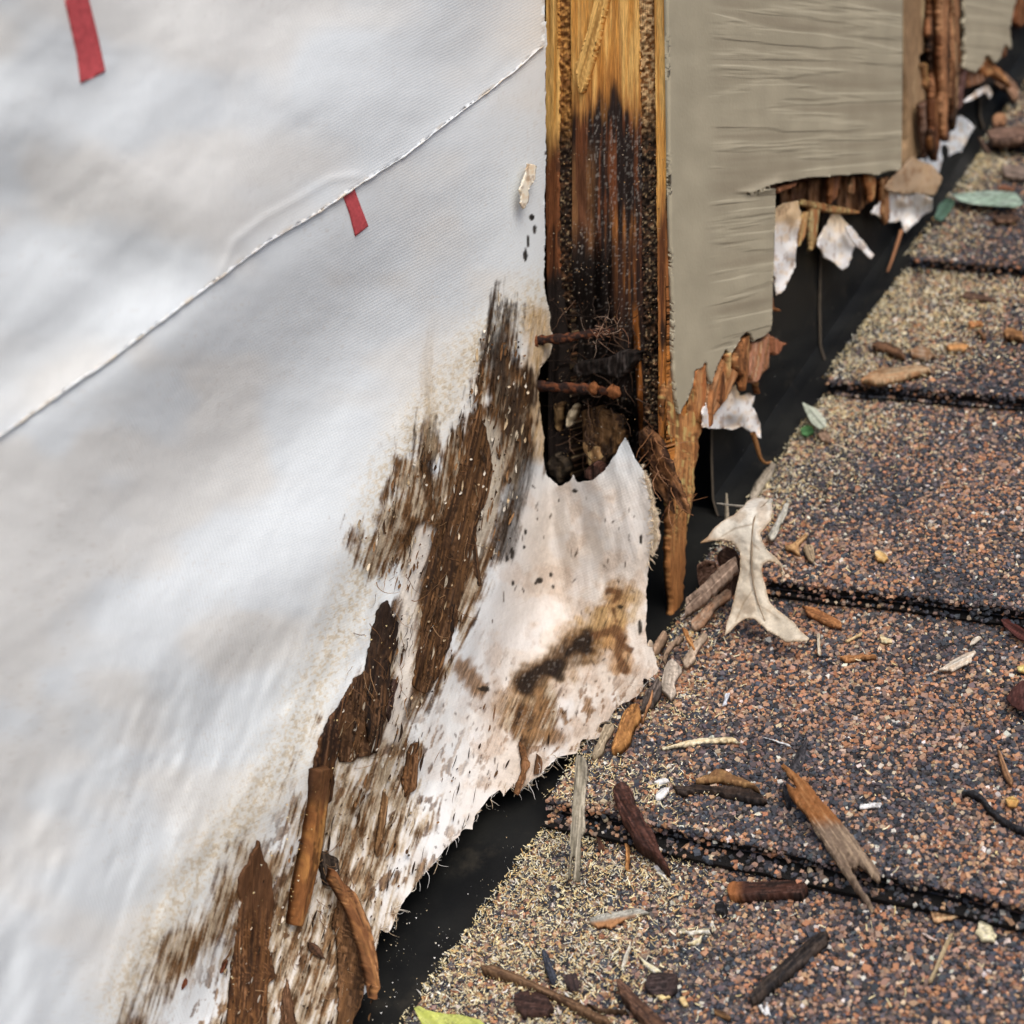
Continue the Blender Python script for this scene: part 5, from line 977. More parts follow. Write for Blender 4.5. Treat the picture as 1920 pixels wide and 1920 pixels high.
CH = [
 # name, label, category, outline, height, thickness, colours, lean of grain, dark
 ('wood_sliver', 'long pale curved sliver lying just right of the wrap corner', 'wood sliver', A([(185, 215), (280, 195), (420, 160), (600, 120), (760, 110), (920, 112), (1000, 160), (920, 147), (760, 157), (600, 167), (450, 197), (300, 217), (200, 234)]), .0026, .0014, PALE),
 ('paper_needle', 'thin white needle right of the long pale sliver', 'paper scrap', A([(1225, 112), (1240, 114), (1512, 190), (1505, 202)]), .0020, .0008, WHT),
 ('bark_piece', 'tan topped bark piece above the long black bark, mid roof', 'bark', A([(700, 470), (760, 425), (850, 430), (950, 490), (1080, 540), (1160, 570), (1200, 640), (1130, 605), (980, 575), (800, 525), (560, 545), (550, 515)]), .0050, .0030, ((.30, .17, .07), (.18, .09, .04))),
 ('bark_piece', 'long black bark piece beside two white fluffs', 'bark', A([(310, 590), (420, 600), (560, 570), (720, 600), (900, 590), (1100, 610), (1200, 680), (1280, 740), (1150, 760), (1000, 720), (850, 690), (700, 650), (520, 650), (380, 670), (320, 640)]), .0032, .0026, DKB),
 ('bark_piece', 'upright black flake under the tip of the big split splinter', 'bark', Bc([(470, 560), (510, 590), (545, 650), (548, 800), (505, 812), (475, 720), (450, 660)]), .0040, .0030, BLK),
 ('bark_piece', 'flat dark grey flake laid in for the shadow behind the tip of the big split splinter', 'bark', Bc([(600, 260), (700, 120), (712, 180), (690, 300), (655, 450), (560, 470), (480, 520), (520, 440)]), .0018, .0010, ((.05, .045, .05), (.025, .025, .03))),  # thin dark sheet added as the shadow behind the splinter tip
 ('split_splinter', 'big split brown splinter with a forked grey end on the front course', 'wood splinter', Bc([(430, 355), (500, 380), (620, 470), (720, 560), (790, 660), (880, 770), (1000, 880), (1080, 990), (1170, 1090), (1260, 1220), (1380, 1370), (1440, 1450), (1440, 1520), (1410, 1532), (1340, 1470), (1250, 1390), (1205, 1340), (1200, 1412), (1110, 1370), (1180, 1480), (1260, 1620), (1340, 1740), (1400, 1872), (1350, 1840), (1260, 1720), (1170, 1600), (1060, 1430), (980, 1320), (880, 1170), (790, 1040), (740, 930), (690, 850), (600, 760), (520, 640), (485, 545), (560, 600), (610, 620), (580, 560), (500, 450)]), .0075, .0022, None),
 ('wood_chip', 'tan brown chip tucked under the double shingle butt', 'wood chip', A([(1190, 1340), (1290, 1360), (1420, 1390), (1580, 1420), (1600, 1460), (1560, 1510), (1450, 1460), (1330, 1410)]), .0036, .0024, ((.30, .16, .06), (.2, .1, .04))),
 ('bark_piece', 'oblong dark bark block with a rusty left end', 'bark', A([(870, 1570), (900, 1545), (1100, 1550), (1400, 1540), (1660, 1530), (1670, 1600), (1640, 1670), (1400, 1680), (1100, 1700), (870, 1705), (865, 1650)]), .0052, .0042, ((.06, .024, .016), (.02, .011, .009))),
 ('paper_fluff', 'upper of two white fluffs left of the black bark', 'paper scrap', A([(135, 555), (180, 530), (230, 512), (290, 540), (240, 560), (170, 580)]), .0030, .0016, WHT),
 ('paper_fluff', 'lower, longer of two white fluffs left of the black bark', 'paper scrap', A([(135, 722), (170, 660), (240, 610), (302, 598), (285, 650), (210, 720), (150, 737)]), .0030, .0016, WHT),
 ('paper_fluff', 'white square crumb beside the tail of the red bark', 'paper scrap', A([(122, 1402), (180, 1382), (218, 1420), (160, 1442)]), .0028, .0016, WHT),
 ('paper_fluff', 'cream tipped white crumb just under the white square crumb', 'paper scrap', A([(162, 1460), (220, 1440), (268, 1480), (240, 1514)]), .0028, .0016, ((.76, .70, .60), (.78, .78, .76))),
 ('wood_chip', 'flat tan rectangular chip at the lower right', 'wood chip', Cc_([(960, 745), (1080, 728), (1180, 715), (1300, 750), (1332, 805), (1230, 830), (1190, 868), (1130, 860), (1060, 887), (995, 885), (990, 800)]), .0030, .0012, TAN),
 ('wood_chip', 'creamy splintered chip with a thin upright tail at the lower right', 'wood chip', Cc_([(1502, 770), (1522, 770), (1532, 900), (1600, 930), (1620, 1000), (1657, 1025), (1620, 1040), (1625, 1077), (1490, 1072), (1460, 1020), (1412, 995), (1450, 960), (1468, 880), (1500, 868)]), .0030, .0014, ((.78, .72, .50), (.70, .62, .40))),
 ('twig', 'short straight beige twig lying below the tan rectangular chip', 'twig', Cc_([(1182, 982), (1212, 990), (1152, 1130), (1092, 1270), (1042, 1380), (988, 1492), (962, 1480), (1018, 1360), (1068, 1240), (1118, 1120)]), .0034, .0018, ((.42, .33, .2), (.32, .24, .14))),
 ('paper_needle', 'tiny pinkish needle left of the beige twig', 'paper scrap', Cc_([(883, 996), (902, 998), (1048, 1070), (1036, 1084)]), .0022, .0008, ((.72, .60, .55), (.65, .5, .45))),
 ('charred_stick', 'black charred stick lying diagonally at the bottom centre', 'stick', Dc([(985, 1600), (1100, 1480), (1220, 1370), (1340, 1260), (1480, 1140), (1640, 1010), (1740, 960), (1780, 975), (1750, 1060), (1640, 1160), (1520, 1260), (1400, 1370), (1280, 1470), (1150, 1570), (1030, 1670), (980, 1650)]), .0052, .0042, ((.055, .04, .032), (.016, .014, .015))),
 ('wood_chip', 'cream knotted chip below the oblong dark bark block', 'wood chip', Dc([(272, 970), (340, 948), (380, 985), (450, 972), (520, 955), (592, 948), (592, 1000), (520, 990), (450, 1003), (380, 1022), (345, 990), (280, 1003)]), .0028, .0014, ((.72, .66, .48), (.62, .54, .36))),
 ('wood_chip', 'small cream flake hooked under the cream knotted chip', 'wood chip', Dc([(335, 1105), (400, 1090), (460, 1060), (512, 1018), (502, 1080), (460, 1118)]), .0026, .0012, ((.74, .66, .42), (.66, .56, .34))),
 ('paper_fluff', 'torn white tuft below the charred stick', 'paper scrap', Dc([(1068, 1720), (1110, 1708), (1130, 1760), (1160, 1678), (1194, 1812), (1140, 1818), (1080, 1760)]), .0028, .0012, WHT),
 ('wood_chip', 'little brown chip at the bottom, left of the torn white tuft', 'wood chip', Dc([(612, 1762), (700, 1778), (805, 1842), (770, 1864), (640, 1804)]), .0026, .0014, ((.22, .12, .05), (.12, .06, .03))),
 ('wood_chip', 'yellow boat shaped chip beside the dark brown log', 'wood chip', Dc([(45, 1632), (130, 1606), (205, 1640), (100, 1668)]), .0026, .0012, ((.76, .6, .3), (.7, .52, .24))),
 ('wood_chip', 'yellow square chip right of the yellow boat shaped chip', 'wood chip', Dc([(276, 1650), (330, 1636), (374, 1720), (330, 1740)]), .0026, .0012, ((.74, .56, .28), (.66, .46, .2))),
 ('rot_clump', 'black crumb clump left below the oblong bark block', 'rot', Dc([(615, 742), (650, 700), (705, 675), (775, 722), (742, 805), (650, 792)]), .0042, .0030, BLK),
 ('painted_flake', 'grey painted flake with a ragged brown rim in the sawdust', 'paint flake', Ec([(1168, 960), (1290, 918), (1450, 893), (1580, 868), (1680, 884), (1712, 905), (1600, 932), (1500, 968), (1420, 1002), (1360, 1052), (1300, 1022), (1240, 1037), (1190, 1020)]), .0034, .0014, ((.33, .32, .28), (.30, .29, .25))),
 ('stick', 'long brown stick across the sawdust at the bottom left of the roof', 'stick', Ec([(165, 1380), (300, 1368), (450, 1428), (620, 1508), (780, 1578), (900, 1628), (1050, 1698), (1200, 1780), (1342, 1850), (1342, 1892), (1230, 1872), (1080, 1792), (900, 1702), (740, 1622), (560, 1542), (350, 1472), (200, 1422)]), .0054, .0040, ((.15, .085, .045), (.085, .045, .025))),
 ('twig', 'thin dark twig joining the long brown stick to the brown log', 'twig', Ec([(1150, 1718), (1280, 1772), (1400, 1778), (1530, 1778), (1530, 1802), (1380, 1807), (1250, 1798)]), .0040, .0022, ((.10, .06, .035), (.06, .035, .02))),
 ('broken_log', 'thick dark brown grained fragment at the bottom edge', 'wood fragment', Ec([(1400, 1512), (1450, 1498), (1560, 1600), (1680, 1720), (1800, 1830), (1900, 1920), (1960, 2020), (1780, 2030), (1650, 1880), (1540, 1760), (1430, 1620)]), .0078, .0066, ((.12, .06, .035), (.05, .026, .018))),
 ('bark_piece', 'glossy blue black chip standing in the sawdust', 'bark', Ec([(728, 1240), (782, 1238), (832, 1350), (885, 1480), (872, 1545), (826, 1540), (760, 1380)]), .0046, .0030, ((.03, .035, .05), (.012, .014, .02))),
 ('rot_clump', 'dark brown lump right of the blue black chip', 'rot', Ec([(955, 1462), (1050, 1438), (1092, 1520), (1072, 1614), (990, 1612), (948, 1540)]), .0046, .0034, ((.05, .03, .028), (.025, .018, .018))),
 ('wood_sliver', 'white upright sliver in the sawdust, left of the cream wedge', 'wood sliver', Ec([(1458, 1422), (1480, 1300), (1545, 1178), (1548, 1222), (1492, 1382)]), .0028, .0012, ((.76, .72, .62), (.7, .66, .56))),
 ('wood_chip', 'cream wedge chip pointing down right in the sawdust', 'wood chip', Ec([(1606, 1290), (1680, 1348), (1780, 1398), (1838, 1447), (1720, 1432), (1660, 1372)]), .0030, .0014, ((.74, .68, .46), (.66, .58, .36))),
 ('rot_clump', 'dark red crumbly heap under the long brown stick', 'rot', Ec([(495, 1640), (620, 1600), (800, 1660), (852, 1760), (760, 1832), (560, 1822), (478, 1740)]), .0050, .0040, ((.055, .026, .02), (.026, .014, .012))),
 ('rot_clump', 'dark brown crumb heap beside the thick grained fragment', 'rot', Ec([(1690, 1470), (1800, 1440), (1960, 1455), (1970, 1600), (1850, 1660), (1700, 1640), (1670, 1560)]), .0034, .0026, ((.045, .028, .026), (.022, .016, .016))),
 ('bark_piece', 'lumpy dark red bark piece with a thin tail by the first shingle butt', 'bark', Ic([(1270, 1340), (1330, 1278), (1390, 1245), (1452, 1330), (1482, 1460), (1542, 1520), (1582, 1620), (1652, 1700), (1690, 1830), (1740, 1930), (1790, 2020), (1740, 2040), (1660, 1920), (1560, 1860), (1480, 1802), (1430, 1682), (1370, 1602), (1328, 1500)]), .0085, .0050, ((.085, .032, .022), (.035, .014, .011))),
 ('wood_sliver', 'thin orange brown sliver left of the dark red bark tail', 'wood sliver', [(1164, 1542), (1172, 1556), (1181, 1590), (1179, 1632), (1172, 1634), (1172, 1592)], .0042, .0016, ORN),
 ('bark_piece', 'small brown block left of the thin orange brown sliver', 'bark', [(1117, 1560), (1128, 1572), (1134, 1590), (1120, 1592)], .0040, .0024, ((.12, .055, .03), (.07, .03, .02))),
 ('wood_curl', 'beige rolled curl on the right of the front course', 'wood curl', Fc_([(1058, 1037), (1130, 988), (1220, 928), (1330, 868), (1462, 838), (1392, 900), (1392, 942), (1280, 1002), (1200, 1042), (1160, 1027), (1110, 1032)]), .0046, .0014, ((.62, .50, .38), (.68, .60, .50))),
 ('wood_chip', 'small grey chip just above the beige rolled curl', 'wood chip', Fc_([(1372, 787), (1400, 728), (1472, 692), (1494, 710), (1432, 764)]), .0028, .0012, ((.56, .50, .42), (.48, .42, .34))),
 ('wood_sliver', 'straight orange sliver on the front course near the oak leaf', 'wood sliver', Fc_([(42, 912), (150, 888), (440, 883), (458, 905), (300, 927), (150, 943)]), .0028, .0014, ((.46, .22, .09), (.38, .17, .065))),
 ('bark_curl', 'rusty brown curl just right of the oak leaf tip', 'bark', [(1503, 1134), (1530, 1138), (1560, 1154), (1582, 1168), (1571, 1174), (1545, 1166), (1516, 1151)], .0040, .0016, ((.36, .16, .06), (.24, .10, .04))),
 ('wood_sliver', 'tiny upright pale sliver right of the lower oak leaf lobe', 'wood sliver', [(1531, 1184), (1538, 1184), (1539, 1226), (1532, 1226)], .0030, .0010, ((.6, .5, .36), (.5, .4, .28))),
 ('wood_sliver', 'short pair of pale slivers between the oak leaf and the beige curl', 'wood sliver', [(1648, 1188), (1660, 1192), (1676, 1196), (1672, 1203), (1652, 1202)], .0026, .0010, ((.62, .48, .28), (.54, .4, .22))),
 ('wood_sliver', 'slanting pale sliver left of the short pair of pale slivers', 'wood sliver', [(1584, 1200), (1600, 1192), (1616, 1184), (1616, 1188), (1588, 1204)], .0024, .0010, ((.6, .44, .24), (.52, .38, .2))),
 ('dead_leaf', 'dark maroon leaf cut by the right edge of the picture', 'leaf', Fc_([(1738, 1332), (1800, 1228), (1900, 1148), (2040, 1150), (2060, 1520), (1880, 1442), (1800, 1402)]), .0060, .0008, RED),
 ('dead_leaf', 'dark red leaf tip at the right edge under the second butt', 'leaf', Fc_([(1688, 540), (1760, 528), (1920, 638), (2060, 720), (2060, 800), (1850, 722), (1720, 602)]), .0040, .0008, ((.075, .022, .018), (.045, .016, .014))),
 ('wood_chip', 'yellow chip at the right edge between the two dark leaves', 'wood chip', Fc_([(1826, 1010), (1900, 985), (2020, 978), (2020, 1062), (1852, 1042)]), .0036, .0012, ((.66, .5, .18), (.6, .42, .14))),
 ('paper_fluff', 'bluish white folded scrap alone on the front course', 'paper scrap', [(1357, 1300), (1368, 1296), (1370, 1299), (1365, 1306), (1361, 1319), (1355, 1321), (1358, 1308)], .0030, .0010, ((.72, .76, .84), (.68, .72, .80))),
 ('paper_needle', 'straight white stick right of the big split splinter', 'paper scrap', [(1609, 1506), (1652, 1504), (1653, 1510), (1611, 1513)], .0026, .0012, WHT),
 ('twig', 'crooked black twig at the right edge of the front course', 'twig', [(1796, 1482), (1822, 1478), (1842, 1488), (1856, 1508), (1878, 1528), (1930, 1558), (1930, 1566), (1876, 1538), (1850, 1516), (1836, 1496), (1818, 1486)], .0040, .0022, BLK),
 ('twig', 'short rust brown twig at the right edge above the black twig', 'twig', [(1869, 1404), (1876, 1404), (1888, 1436), (1902, 1466), (1892, 1470), (1880, 1448)], .0036, .0018, ((.26, .14, .07), (.18, .09, .045))),
 ('wood_chip', 'tiny orange chip at the right edge by the black twig', 'wood chip', [(1884, 1496), (1898, 1490), (1911, 1498), (1905, 1510), (1888, 1508)], .0032, .0014, ((.62, .36, .12), (.52, .28, .09))),
 ('wood_chip', 'yellow brown chip in the middle of the second course', 'wood chip', [(1637, 1034), (1650, 1028), (1666, 1044), (1656, 1050), (1644, 1046)], .0036, .0018, ((.48, .27, .09), (.6, .45, .26))),
 ('bark_piece', 'square greyish flake right of the oak leaf top', 'bark', [(1504, 1022), (1524, 1019), (1530, 1048), (1516, 1052)], .0036, .0014, ((.32, .24, .15), (.25, .18, .11))),
 ('twig', 'forked tan twig touching the oak leaf on its right', 'twig', [(1470, 1022), (1490, 1014), (1512, 996), (1514, 1002), (1496, 1018), (1500, 1040), (1492, 1036), (1484, 1028), (1470, 1028)], .0036, .0016, ((.44, .26, .12), (.36, .2, .09))),
 ('plant_stem', 'pale flat stem leaning behind the right side of the oak leaf', 'stem', [(1438, 1006), (1456, 972), (1470, 942), (1480, 940), (1478, 950), (1462, 985), (1448, 1012)], .0060, .0014, ((.58, .56, .48), (.50, .48, .40))),
 ('stick', 'grey stick along the shingle edge above the oak leaf', 'stick', [(1402, 932), (1412, 910), (1430, 884), (1446, 866), (1456, 866), (1450, 878), (1432, 904), (1412, 936)], .0056, .0030, ((.36, .31, .24), (.26, .22, .17))),
 ('bark_piece', 'long tan bark sliver on the lip of the third course', 'bark', [(1611, 709), (1624, 698), (1648, 689), (1690, 685), (1732, 682), (1748, 690), (1720, 697), (1682, 709), (1640, 714)], .0052, .0026, ((.32, .17, .08), (.46, .33, .20))),
 ('bark_piece', 'humped dark bark piece on the third course by the flashing', 'bark', [(1632, 642), (1645, 636), (1664, 640), (1690, 652), (1698, 668), (1680, 664), (1660, 655), (1640, 650)], .0056, .0026, ((.14, .07, .035), (.07, .035, .02))),
 ('wood_chip', 'brown edged grey chip right of the humped bark piece', 'wood chip', [(1704, 656), (1722, 646), (1742, 652), (1752, 664), (1734, 672), (1712, 664)], .0044, .0022, ((.22, .12, .06), (.34, .26, .19))),
 ('wood_chip', 'orange tan chip right of the brown edged grey chip', 'wood chip', [(1772, 648), (1790, 640), (1816, 644), (1812, 652), (1784, 655)], .0042, .0020, ((.46, .22, .08), (.58, .4, .22))),
 ('wood_chip', 'chunky brown chip at the right edge of the third course', 'wood chip', [(1878, 618), (1892, 612), (1918, 620), (1922, 632), (1884, 629)], .0060, .0030, ((.26, .13, .05), (.18, .085, .035))),
 ('bark_piece', 'thin dark bark strip high on the third course', 'bark', [(1798, 550), (1812, 545), (1846, 552), (1872, 560), (1866, 566), (1820, 560), (1802, 558)], .0040, .0020, ((.10, .055, .035), (.06, .035, .025))),
 ('wood_chip', 'small orange chip below the thin dark bark strip', 'wood chip', [(1812, 602), (1826, 598), (1844, 602), (1840, 608), (1818, 608)], .0038, .0018, ((.40, .18, .07), (.32, .14, .05))),
 ('wood_chip', 'small brown slanting chip between the orange chips', 'wood chip', [(1830, 618), (1838, 616), (1850, 630), (1846, 634)], .0038, .0018, ((.22, .11, .05), (.16, .08, .04))),
 ('green_leaf', 'bluish green narrow leaf near the right edge, far up the roof', 'leaf', [(1784, 364), (1800, 362), (1826, 360), (1860, 357), (1904, 360), (1919, 380), (1904, 388), (1866, 386), (1826, 383), (1800, 376)], .0075, .0008, ((.24, .33, .26), (.31, .39, .33))),
 ('green_leaf', 'dark teal leaf folded against the flashing far up the roof', 'leaf', [(1752, 408), (1760, 384), (1774, 372), (1790, 376), (1782, 396), (1764, 414)], .0060, .0008, ((.06, .12, .08), (.10, .17, .14))),
 ('bark_piece', 'brown bark strip below the bluish green leaf', 'bark', [(1858, 406), (1880, 402), (1912, 404), (1906, 413), (1866, 413)], .0050, .0020, ((.13, .07, .04), (.08, .045, .03))),
 ('bark_piece', 'red brown chip above the bluish green leaf', 'bark', [(1866, 348), (1884, 344), (1904, 350), (1898, 357), (1870, 356)], .0050, .0020, ((.26, .12, .06), (.18, .08, .045))),
 ('bark_piece', 'grey brown fragment at the right edge of the fourth course', 'bark', [(1874, 312), (1890, 305), (1926, 312), (1930, 328), (1900, 332), (1880, 326)], .0060, .0026, ((.20, .15, .12), (.12, .09, .075))),
 ('bark_piece', 'layered bark slab lying on the fourth butt at the right edge', 'bark', [(1846, 246), (1870, 236), (1930, 234), (1930, 258), (1880, 262), (1852, 258)], .0065, .0040, ((.20, .12, .085), (.10, .06, .045))),
 ('bark_piece', 'slanting brown stick dropping off the fourth butt', 'bark', [(1832, 252), (1840, 256), (1858, 284), (1854, 290), (1842, 272)], .0030, .0020, ((.24, .15, .11), (.16, .1, .075))),
 ('bark_piece', 'crumpled brown leaf litter at the far end of the flashing', 'bark', [(1858, 140), (1876, 128), (1900, 150), (1916, 172), (1900, 186), (1884, 166), (1866, 156)], .0100, .0022, ((.26, .15, .09), (.16, .085, .05))),
 ('bark_piece', 'dull orange fragment near the far flashing', 'bark', [(1856, 220), (1872, 210), (1890, 214), (1884, 228), (1862, 230)], .0070, .0022, ((.34, .18, .09), (.26, .13, .07))),
 ('dead_leaf', 'pale sage green leaf by the flashing at the second course', 'leaf', [(1504, 754), (1516, 760), (1530, 766), (1548, 786), (1550, 798), (1536, 804), (1522, 794), (1514, 780)], .0080, .0008, ((.42, .46, .36), (.48, .52, .42))),
 ('green_leaf', 'small bright green leaf below the sage green leaf', 'leaf', [(1500, 804), (1512, 796), (1524, 800), (1526, 812), (1512, 818), (1504, 814)], .0050, .0008, ((.05, .13, .05), (.08, .2, .07))),
 ('bark_piece', 'brownish leaf fragment under the small green leaf', 'bark', [(1532, 812), (1546, 806), (1558, 816), (1552, 828), (1538, 824)], .0044, .0012, ((.24, .16, .11), (.18, .115, .075))),
 ('yellow_leaf', 'yellow green leaf poking in at the bottom edge', 'leaf', [(776, 1890), (786, 1886), (800, 1894), (830, 1900), (862, 1902), (900, 1912), (930, 1940), (900, 2020), (840, 1990), (800, 1940)], .0090, .0008, ((.42, .46, .10), (.5, .54, .16))),
 # pile where the hanging splinter meets the roof
 ('bark_strip', 'grey upright strip standing at the torn hem of the wrap', 'bark', [(1080, 1408), (1097, 1420), (1100, 1445), (1097, 1470), (1094, 1512), (1096, 1550), (1088, 1571), (1087, 1590), (1085, 1648), (1074, 1650), (1076, 1604), (1072, 1600), (1067, 1647), (1064, 1645), (1069, 1596), (1067, 1575), (1071, 1530), (1074, 1490), (1076, 1450)], 'lean1', .0016, ((.36, .32, .25), (.27, .24, .18))),
 ('bark_strip', 'stubby brown bark strip right beside the flap corner', 'bark', Gc([(305, 560), (380, 400), (460, 288), (524, 330), (482, 420), (402, 562), (330, 642)]), 'pile', .0030, ((.28, .19, .125), (.2, .13, .085))),
 ('bark_strip', 'grey weathered bark flake with a ragged lower end', 'bark', Gc([(430, 1062), (458, 880), (520, 728), (600, 688), (722, 800), (702, 862), (622, 1000), (634, 1102), (602, 1222), (560, 1264), (518, 1202), (440, 1132)]), 'pile', .0020, ((.40, .34, .28), (.32, .27, .22))),
 ('bark_strip', 'thin grey brown strip crossing the foot of the hanging splinter', 'bark', Gc([(438, 702), (518, 520), (620, 418), (762, 348), (742, 402), (602, 502), (524, 602), (482, 764)]), 'pile', .0018, ((.32, .22, .15), (.26, .18, .12))),
 ('bark_strip', 'light grey brown strip fanning out right of the hanging splinter', 'bark', Gc([(698, 742), (800, 618), (900, 458), (1000, 328), (1094, 328), (1022, 442), (932, 582), (880, 722), (760, 794)]), 'pile', .0018, ((.40, .31, .23), (.32, .24, .17))),
 ('wood_sliver', 'orange sliver slanting across the pile at the splinter foot', 'wood sliver', Gc([(718, 268), (782, 268), (872, 448), (932, 592), (900, 592), (800, 442)]), 'pile2', .0014, ORN),
 ('bark_roll', 'pinkish grey rolled bark behind the oak leaf', 'bark', Hc([(518, 1322), (700, 1178), (860, 1008), (1000, 918), (1044, 1000), (882, 1152), (760, 1272), (640, 1382), (520, 1454)]), 'pile3', .0030, ((.40, .29, .22), (.30, .21, .155))),
 ('bark_strip', 'brown strip under the rolled bark behind the oak leaf', 'bark', Hc([(556, 1560), (680, 1418), (820, 1288), (980, 1178), (964, 1282), (802, 1402), (700, 1562), (620, 1604)]), 'pile', .0022, ((.30, .17, .10), (.36, .26, .19))),
 ('bark_piece', 'rounded pinkish bark lump at the upper end of the rolled bark', 'bark', Hc([(628, 1000), (720, 948), (832, 958), (822, 1042), (720, 1132), (660, 1184), (626, 1092)]), 'pile3', .0030, ((.28, .165, .115), (.20, .11, .075))),
 ('bark_piece', 'dark brown bark filling behind the left bay of the oak leaf', 'bark', Hc([(820, 900), (900, 820), (1010, 850), (1070, 960), (1060, 1080), (960, 1250), (860, 1360), (800, 1300), (900, 1160), (860, 1020)]), 'pile4', .0030, ((.085, .045, .028), (.04, .022, .016))),
 ('bark_strip', 'dark grey strip under the buff paper tab', 'bark', Gc([(156, 1402), (200, 1150), (300, 1060), (402, 898), (442, 1000), (422, 1152), (332, 1292), (222, 1404)]), 'pile', .0024, ((.13, .10, .085), (.055, .042, .036))),
 ('wood_shreds', 'orange shredded wood clump under the flap corner', 'wood shreds', Ic([(1308, 862), (1372, 660), (1450, 558), (1534, 548), (1534, 642), (1472, 742), (1442, 852), (1352, 962), (1258, 1002)]), 'pile', .0034, ((.40, .19, .06), (.24, .105, .035))),
 ('bark_strip', 'grey buff strip left of the orange shredded clump', 'bark', Ic([(1086, 1052), (1130, 938), (1212, 758), (1292, 718), (1304, 762), (1232, 882), (1202, 982), (1120, 1064)]), 'pile', .0020, ((.36, .29, .20), (.27, .21, .14))),
 ('wood_sliver', 'thin orange stick poking down from the flap corner to the roof', 'wood sliver', Gc([(158, 1570), (210, 1420), (270, 1260), (312, 1120), (322, 1130), (290, 1300), (230, 1460), (176, 1580)]), 'pile2', .0014, ((.34, .17, .08), (.26, .12, .05))),
]
def rigid(O):
    O = np.asarray(O, float); P = onN(O[:, 0], O[:, 1]); P = on_roof(O[:, 0], O[:, 1]); r = np.clip(roof_h(P[:, 0], P@RS), -.012, .002)
    A_ = np.stack([O[:, 0]-O[:, 0].mean(), O[:, 1]-O[:, 1].mean(), np.ones(len(O))], -1); co = np.linalg.lstsq(A_.T@A_+np.diag([30., 30., 0]), A_.T@r, rcond=None)[0]
    up = .55*max(0, (r-A_@co).max()); m = O.mean(0)
    return lambda x, y: np.clip((x-m[0])*co[0]+(y-m[1])*co[1]+co[2]+up, -.012, .004)
def rsurf(h, amp=.0010, seed=0, curve=0.0, O=None):
    if h == 'lean1': return lambda px, py: onN(px, py, -.002+.00012*np.clip(1648-py, 0, 300)+.001*(fbm(px/6, py/40, 2, seed)-.5))
    if h in ('pile', 'pile2', 'pile3', 'pile4'):
        add = {'pile': .003, 'pile2': .006, 'pile3': .008, 'pile4': .004}[h]
        O_ = np.asarray(O); yb = O_[:, 1].max(); 
        base = rigid(O_); return lambda px, py: onN(px, py, base(px, py)+add+.00010*np.clip(yb-py, 0, 200)+.0010*(fbm(px/9, py/14, 3, seed)-.5))
    O_ = np.asarray(O); c = O_.mean(0); U_, s_, Vt = np.linalg.svd(O_-c); ax = Vt[0]; half = np.abs((O_-c)@Vt[1]).max()+1e-6; hl = np.abs((O_-c)@ax).max()
    base = rigid(O_)
    def f(px, py):
        v = ((px-c[0])*Vt[1][0]+(py-c[1])*Vt[1][1])/half; u = ((px-c[0])*ax[0]+(py-c[1])*ax[1])/hl
        return onN(px, py, base(px, py)+h*(.62-.06*np.clip(v*v, 0, 1.2)+.12*v)+amp*(fbm(px/7, py/7, 3, seed)-.5)+curve*u*u)
    return f
for j, (nm, lb, ct, poly, h, th, cc) in enumerate(CH):
    O = np.asarray(poly); c = O.mean(0); ax = np.linalg.svd(O-c)[2][0]; ax = ax if ax[1] > 0 else -ax
    wpx = np.abs((O-c)@np.array([-ax[1], ax[0]])).max()
    def cf(px, py, cc=cc, j=j, c=c, ax=ax, nm=nm, lb=lb):
        u = (px-c[0])*ax[0]+(py-c[1])*ax[1]; v = -(px-c[0])*ax[1]+(py-c[1])*ax[0]
        g = fbm(v/2.6, u/40, 4, 900+j); g2 = fbm(px/11, py/11, 3, 950+j)
        if cc is None:          # big split splinter: rusty smooth end, grey weathered grain
            k = sst(1528, 1556, py+24*(g-.5)); a = mixc(np.broadcast_to((.24, .095, .03), px.shape+(3,)), (.34, .16, .06), sst(.4, .7, g)); b = mixc(np.broadcast_to((.17, .12, .085), px.shape+(3,)), (.34, .25, .17), sst(.45, .68, g)); return mixc(a, b, k)
        r = mixc(np.broadcast_to(cc[0], px.shape+(3,)), cc[1], sst(.38, .64, .6*g+.4*g2))
        r = r*(.78+.44*fbm(v/1.7, u/28, 3, 970+j))[:, None]; r = mixc(r, np.minimum(np.asarray(cc[0])*1.9+.02, .8), sst(.62, .70, fbm(v/1.6, u/60, 3, 980+j))*.6); r = mixc(r, np.asarray(cc[1])*.3, sst(.63, .70, fbm(v/2.0, u/50, 3, 985+j))*.7)
        if 'rusty left end' in lb: r = mixc(r, (.30, .115, .04), sst(1398, 1372, px))
        if 'ragged brown rim' in lb: r = mixc(r, (.40, .2, .09), sst(-2.5, 1.5, v+.0*u-wp_[0]*.28+3*(g2-.5)) if False else sst(1719, 1727, py+.16*(px-1150)+6*(g2-.5)))
        return r
    step = 1.6 if wpx < 16 else 2.2
    leafy = 'leaf' in nm
    patch(nm, (fray(poly, .5, 4, 60+j) if leafy else shred(fray(poly, 1.1, 2.5, 60+j), min(7, np.ptp(O, 0).max()*.10), 60+j)), rsurf(h, .0004 if leafy else .0012, 880+j, .002 if leafy else .0006, O), step, th*.62, M_leaf if leafy else (M_paper if 'paper' in nm else M_chip), cf, None, props=P_(lb, ct), back=-RN, rnd=0 if leafy else max(1.2, min(wpx*.25, 2.5)))

